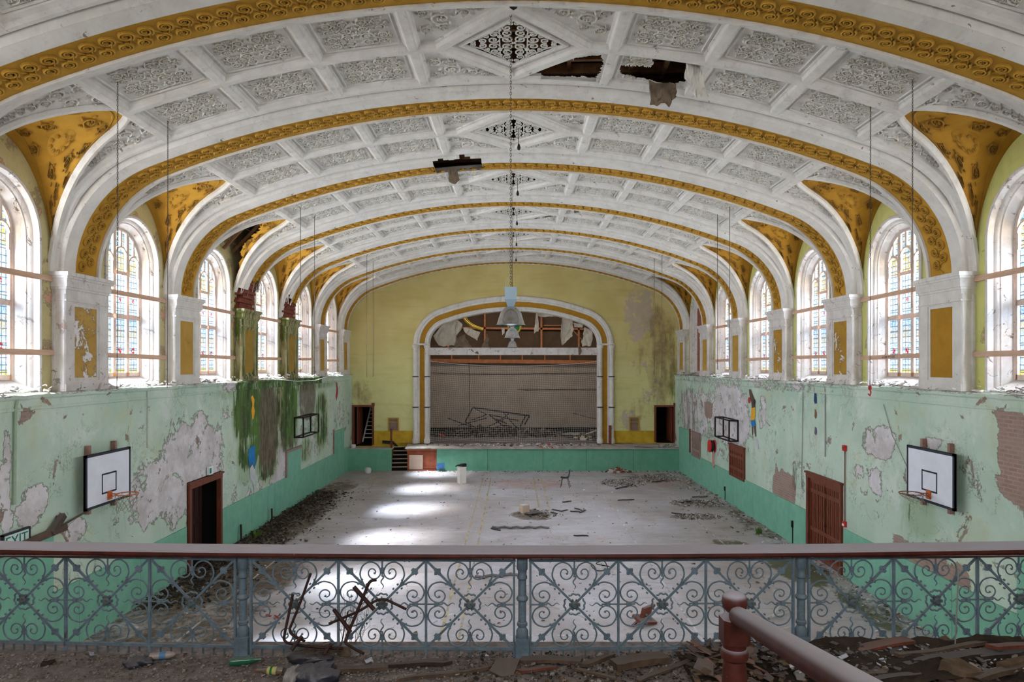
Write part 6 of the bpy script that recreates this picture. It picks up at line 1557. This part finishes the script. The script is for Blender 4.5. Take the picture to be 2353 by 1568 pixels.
m = MB(); m.tube([(0, 0, -.42), (0, 0, .42)], .006, 5); o = m.build('leaning_rod', M['wire_grey']); o.location = PX(2198, 1412, 6.1); o.rotation_euler = (.1, -.02, 0); tag(o, 'thin grey rod leaning against the railing at right', 'rod')
# broken tubular chair parts propped on the railing
def tub(pts, r=.012, flat=1.0): return catmull([PX(x, y, Y) for x, y, Y in pts], 6)
r1 = thing('broken_chair_frame', 'rusty bent tube chair frame propped on railing at left', 'chair frame', BP(700, 1500))
def addp(root, name, lst, mt='rust_metal'):
    for pts, r in lst:
        m = MB(); P = tub(pts); m.tube([p - root.location for p in P], r, 8); m.build(name, M[mt], root, smooth=50)
addp(r1, 'tube', [([(714, 1318, 6.12), (692, 1380, 6.1), (672, 1430, 6.08), (666, 1448, 6.07), (673, 1460, 6.06), (700, 1474, 6.0)], .012), ([(673, 1366, 6.14), (664, 1410, 6.12), (654, 1458, 6.08), (654, 1472, 6.07), (668, 1480, 6.06), (720, 1487, 6.05), (788, 1491, 6.05)], .012), ([(694, 1463, 6.0), (682, 1478, 5.98), (669, 1495, 5.95)], .018), ([(762, 1480, 6.0), (752, 1492, 5.98), (744, 1505, 5.95)], .016)])
r2 = thing('broken_chair_frame', 'tangle of rusty chair legs propped on railing, right of bent frame', 'chair frame', BP(800, 1500))
addp(r2, 'leg', [([(865, 1333, 6.15), (850, 1338, 6.13), (838, 1364, 6.12), (815, 1420, 6.08), (800, 1455, 6.05), (793, 1478, 6.0)], .014), ([(813, 1349, 6.14), (835, 1374, 6.12), (860, 1402, 6.1)], .019), ([(756, 1434, 6.1), (790, 1420, 6.1), (830, 1402, 6.1), (860, 1383, 6.11), (882, 1378, 6.12), (905, 1387, 6.12), (934, 1401, 6.12)], .012), ([(767, 1401, 6.08), (785, 1425, 6.06), (806, 1454, 6.05)], .018), ([(793, 1478, 6.0), (815, 1492, 5.98), (836, 1503, 5.95)], .012), ([(800, 1406, 6.08), (794, 1430, 6.07), (784, 1480, 6.0), (770, 1500, 5.96)], .006)])
# bags, bottles, twigs, papers
def lump(root_name, label, cat, c, rx, ry, rz, mt, seed, amp=.18, kind=None):
    m = MB(); us = [pi * i / 22 for i in range(23)]; vs = [2 * pi * i / 36 for i in range(37)]
    def fn(u, v):
        x, y, z = sin(u) * cos(v), sin(u) * sin(v), cos(u); w = 1 + amp * wob(x * 3 + seed, y * 3 + z * 2) + amp * .5 * wob(x * 8 + seed, z * 8 - y * 5)
        return (rx * x * w, ry * y * w, max(-rz * .55, rz * z * w))
    m.grid(fn, us, vs); o = m.build(root_name, M[mt], smooth=180); o.location = c
    if label: tag(o, label, cat, None, kind)
    return o
lump('rubbish_bag', 'crumpled black plastic bag by the broken chair frames', 'bag', BP(725, 1555, ZB + .07), .20, .15, .11, 'bag_black', 3, .25)
lump('rubbish_bag', 'dark bag lying behind the crumpled black one', 'bag', BP(712, 1512, ZB + .05), .2, .09, .07, 'bag_black', 9, .2)
lump('plastic_wrap', 'grey clear plastic wrap at left of the black bag', 'plastic wrap', BP(676, 1560, ZB + .05), .08, .12, .1, 'bag_clear', 14, .25)
lump('rubbish_bag', 'small torn black bag next to plastic bottle', 'bag', BP(318, 1522, ZB + .03), .11, .09, .045, 'bag_black', 21, .3)
lump('crumpled_cloth', 'grey crumpled cloth scrap above the black bag', 'cloth', BP(792, 1500, ZB + .06), .055, .04, .05, 'rag_brown', 6, .2)
m = MB()
for i in range(70):
    c = BP(735 + RN.gauss(0, 22), 1494 + RN.gauss(0, 7), ZB + .1 + .05 * RN.random()); a = RN.uniform(-1, 1); l = RN.uniform(.05, .16)
    m.tube([c - Vector((l * cos(a), .03, l * sin(a) * .5)), c + Vector((.01, 0, .02)), c + Vector((l * cos(a), .03 * RN.random(), l * sin(a) * .5))], .0022, 4)
for i in range(26):
    c = BP(800 + RN.gauss(0, 16), 1480, ZB + .1); m.tube([c, c + Vector((RN.gauss(0, .06), .05, RN.uniform(.08, .34))), c + Vector((RN.gauss(0, .12), .08, RN.uniform(.2, .5)))], .0016, 4)
o = m.build('twig_nest', M['twig']); tag(o, 'nest of dry twigs on the bag under the chair frame', 'twigs', None, 'stuff')
def bottle(label, p, ang, prof, mt, lab=None, cap=None, tiltz=0.0):
    r = thing('bottle', label, 'bottle', p); r.rotation_euler = (0, 0, ang); Mx = Matrix.Rotation(pi / 2, 3, 'Y')
    m = MB(); m.lathe(prof, n=16, M=Mx); m.build('body', M[mt], r, smooth=45)
    if lab: m = MB(); m.lathe([(lab[0], lab[1]), (lab[0], lab[2])], n=16, M=Mx, caps=False); lo = m.build('label', M[lab[3]], r, smooth=45)
    if lab and len(lab) > 4: m = MB(); m.lathe([(lab[0] + .001, lerp(lab[1], lab[2], .3)), (lab[0] + .001, lerp(lab[1], lab[2], .55))], n=16, M=Mx, caps=False); m.build('label_band', M[lab[4]], lo)
    if cap: m = MB(); m.lathe([(0, cap[0]), (cap[1], cap[0]), (cap[1], cap[0] + .02), (0, cap[0] + .02)], n=10, M=Mx); m.build('cap', M[cap[2]], r)
bottle('dusty green glass bottle at foot of left railing post', BP(527, 1522, ZB + .05), .22, [(0, 0), (.033, .003), (.037, .02), (.037, .15), (.028, .19), (.015, .22), (.014, .27), (0, .27)], 'bottle_green')
bottle('brown bottle with yellow and green label beside the black bag', BP(590, 1541, ZB + .045), -.06, [(0, 0), (.014, 0), (.015, .02), (.016, .05), (.032, .09), (.033, .22), (.03, .235), (0, .235)], 'bottle_brown', (.0335, .10, .18, 'label_paper', 'label_green'), (-.015, .014, 'rim_rust'))
bottle('crushed clear plastic bottle with blue label by the small bag', BP(343, 1510, ZB + .05), .25, [(0, 0), (.03, .004), (.033, .03), (.029, .06), (.033, .09), (.031, .16), (.022, .2), (.012, .215), (0, .22)], 'bottle_plastic', (.0335, .085, .14, 'label_blue'))
for x, y, w, lb in ((212, 1502, .09, 'pale paper scrap at foot of railing, left of the small bag'), (400, 1518, .05, 'crumpled white paper right of plastic bottle'), (848, 1518, .07, 'white paper scrap right of the twig nest'), (1120, 1507, .05, 'white paper crumb near the torn sheet'), (1720, 1542, .04, 'small yellow and white wrapper under the sloping handrail')):
    c = BP(x, y, ZB + .04); m = MB(); m.grid(lambda a, b_: (a, b_, .018 * wob(a * 40 + x, b_ * 40)), [w * (i / 6 - .5) for i in range(7)], [w * .7 * (i / 6 - .5) for i in range(7)]); o = m.build('paper_scrap', M['paper'], smooth=60); o.location = c; o.rotation_euler = (.35, .1, RN.uniform(0, 3)); tag(o, lb, 'paper', 'paper scraps on the gallery floor')
m = MB(); m.box((0, 0, 0), (.10, .05, .03), rot=(.1, .2, .3)); m.box((.03, .01, .015), (.05, .04, .02), rot=(.4, .1, .9)); o = m.build('dirt_clod', M['rubble_dark']); o.location = BP(110, 1527, ZB + .02); tag(o, 'dark clod of dirt on bare gallery floor at far left', 'clod')
chips('splinters', 'brown splinters and broken lath scattered over the debris mound', ['plank_dark', 'plank_old', 'rubble_brown', 'plank_red', 'rubble_dark'], lambda: (RN.uniform(1.5, 4.8), RN.uniform(5.5, 6.35), ZB + .05 + .10 * min(1, max(0, 2)) * RN.random() ** .5), 900, .03, .13, .12)
# splinters hiding the railing foot in places
# ------------------------------------------------------------------ light
w = bpy.data.worlds.new('sky'); SC.world = w; w.use_nodes = True; nt_ = w.node_tree; nt_.nodes.clear()
bg = nt_.nodes.new('ShaderNodeBackground'); bg.inputs[0].default_value = (.90, .95, 1.0, 1); bg.inputs[1].default_value = 1.45
wo = nt_.nodes.new('ShaderNodeOutputWorld'); nt_.links.new(bg.outputs[0], wo.inputs[0])
sl_ = bpy.data.lights.new('sun', 'SUN'); sl_.energy = 46; sl_.angle = radians(12); sl_.color = (1, .97, .92)
so_ = link(bpy.data.objects.new('sun', sl_)); so_.rotation_euler = Vector((5.3, 1.15, -7.3)).to_track_quat('-Z', 'Y').to_euler()
for k in range(7):
    for sg in (-1, 1):
        if sg > 0 and k == 6: continue
        al = bpy.data.lights.new('window_fill', 'AREA'); al.shape = 'RECTANGLE'; al.size = 1.6; al.size_y = 3.8; al.energy = 1520 if sg < 0 else 980; al.color = (1.0, .99, .965)  # added area lamp outside the pane, boosting the daylight
        ao = link(bpy.data.objects.new('window_fill', al)); off = .094 * BAYS[k] - 2.265; ao.location = (sg * 10.6, BAYS[k] + off, 7.6); ao.rotation_euler = Vector((-sg, -off * .45, -.12)).to_track_quat('-Z', 'Z').to_euler()
rl = bpy.data.lights.new('gallery_fill', 'AREA'); rl.shape = 'RECTANGLE'; rl.size = 9; rl.size_y = 3; rl.energy = 420; rl.color = (.93, .96, 1)  # added fill lamp behind the viewer, not a real fixture
ro = link(bpy.data.objects.new('gallery_fill', rl)); ro.location = (0, -3.2, 8.6); ro.rotation_euler = Vector((0, 1, -.25)).to_track_quat('-Z', 'Z').to_euler()
sg_l = bpy.data.lights.new('stage_fill', 'AREA'); sg_l.shape = 'RECTANGLE'; sg_l.size = 9; sg_l.size_y = 1.2; sg_l.energy = 260; sg_l.color = (1, .95, .88)  # added fill lamp hidden above the arch to brighten the stage
sg_o = link(bpy.data.objects.new('stage_fill', sg_l)); sg_o.location = (0, 39.4, 10.1); sg_o.rotation_euler = Vector((0, .75, -1)).to_track_quat('-Z', 'Y').to_euler()
# ------------------------------------------------------------------ camera
cd = bpy.data.cameras.new('camera'); cam = link(bpy.data.objects.new('camera', cd)); cam.location = (0, 0, HC); cam.rotation_euler = (pi / 2, 0, 0)
cd.sensor_width = 36; cd.lens = 36 * F / 2353; cd.shift_x = -(VX - 1176.5) / 2353; cd.shift_y = (VY - 784) / 2353; cd.clip_end = 200; cd.clip_start = .05
SC.camera = cam
SC.view_settings.view_transform = 'Standard'; SC.view_settings.look = 'None'; SC.view_settings.exposure = 0.32; SC.view_settings.gamma = 1.0
SC.cycles.max_bounces = 5; SC.cycles.diffuse_bounces = 4; SC.cycles.glossy_bounces = 2; SC.cycles.transmission_bounces = 2; SC.cycles.transparent_max_bounces = 8; SC.cycles.use_adaptive_sampling = True; SC.cycles.adaptive_threshold = .15; SC.cycles.adaptive_min_samples = 16; SC.cycles.sample_clamp_indirect = 6; SC.cycles.caustics_reflective = False; SC.cycles.caustics_refractive = False
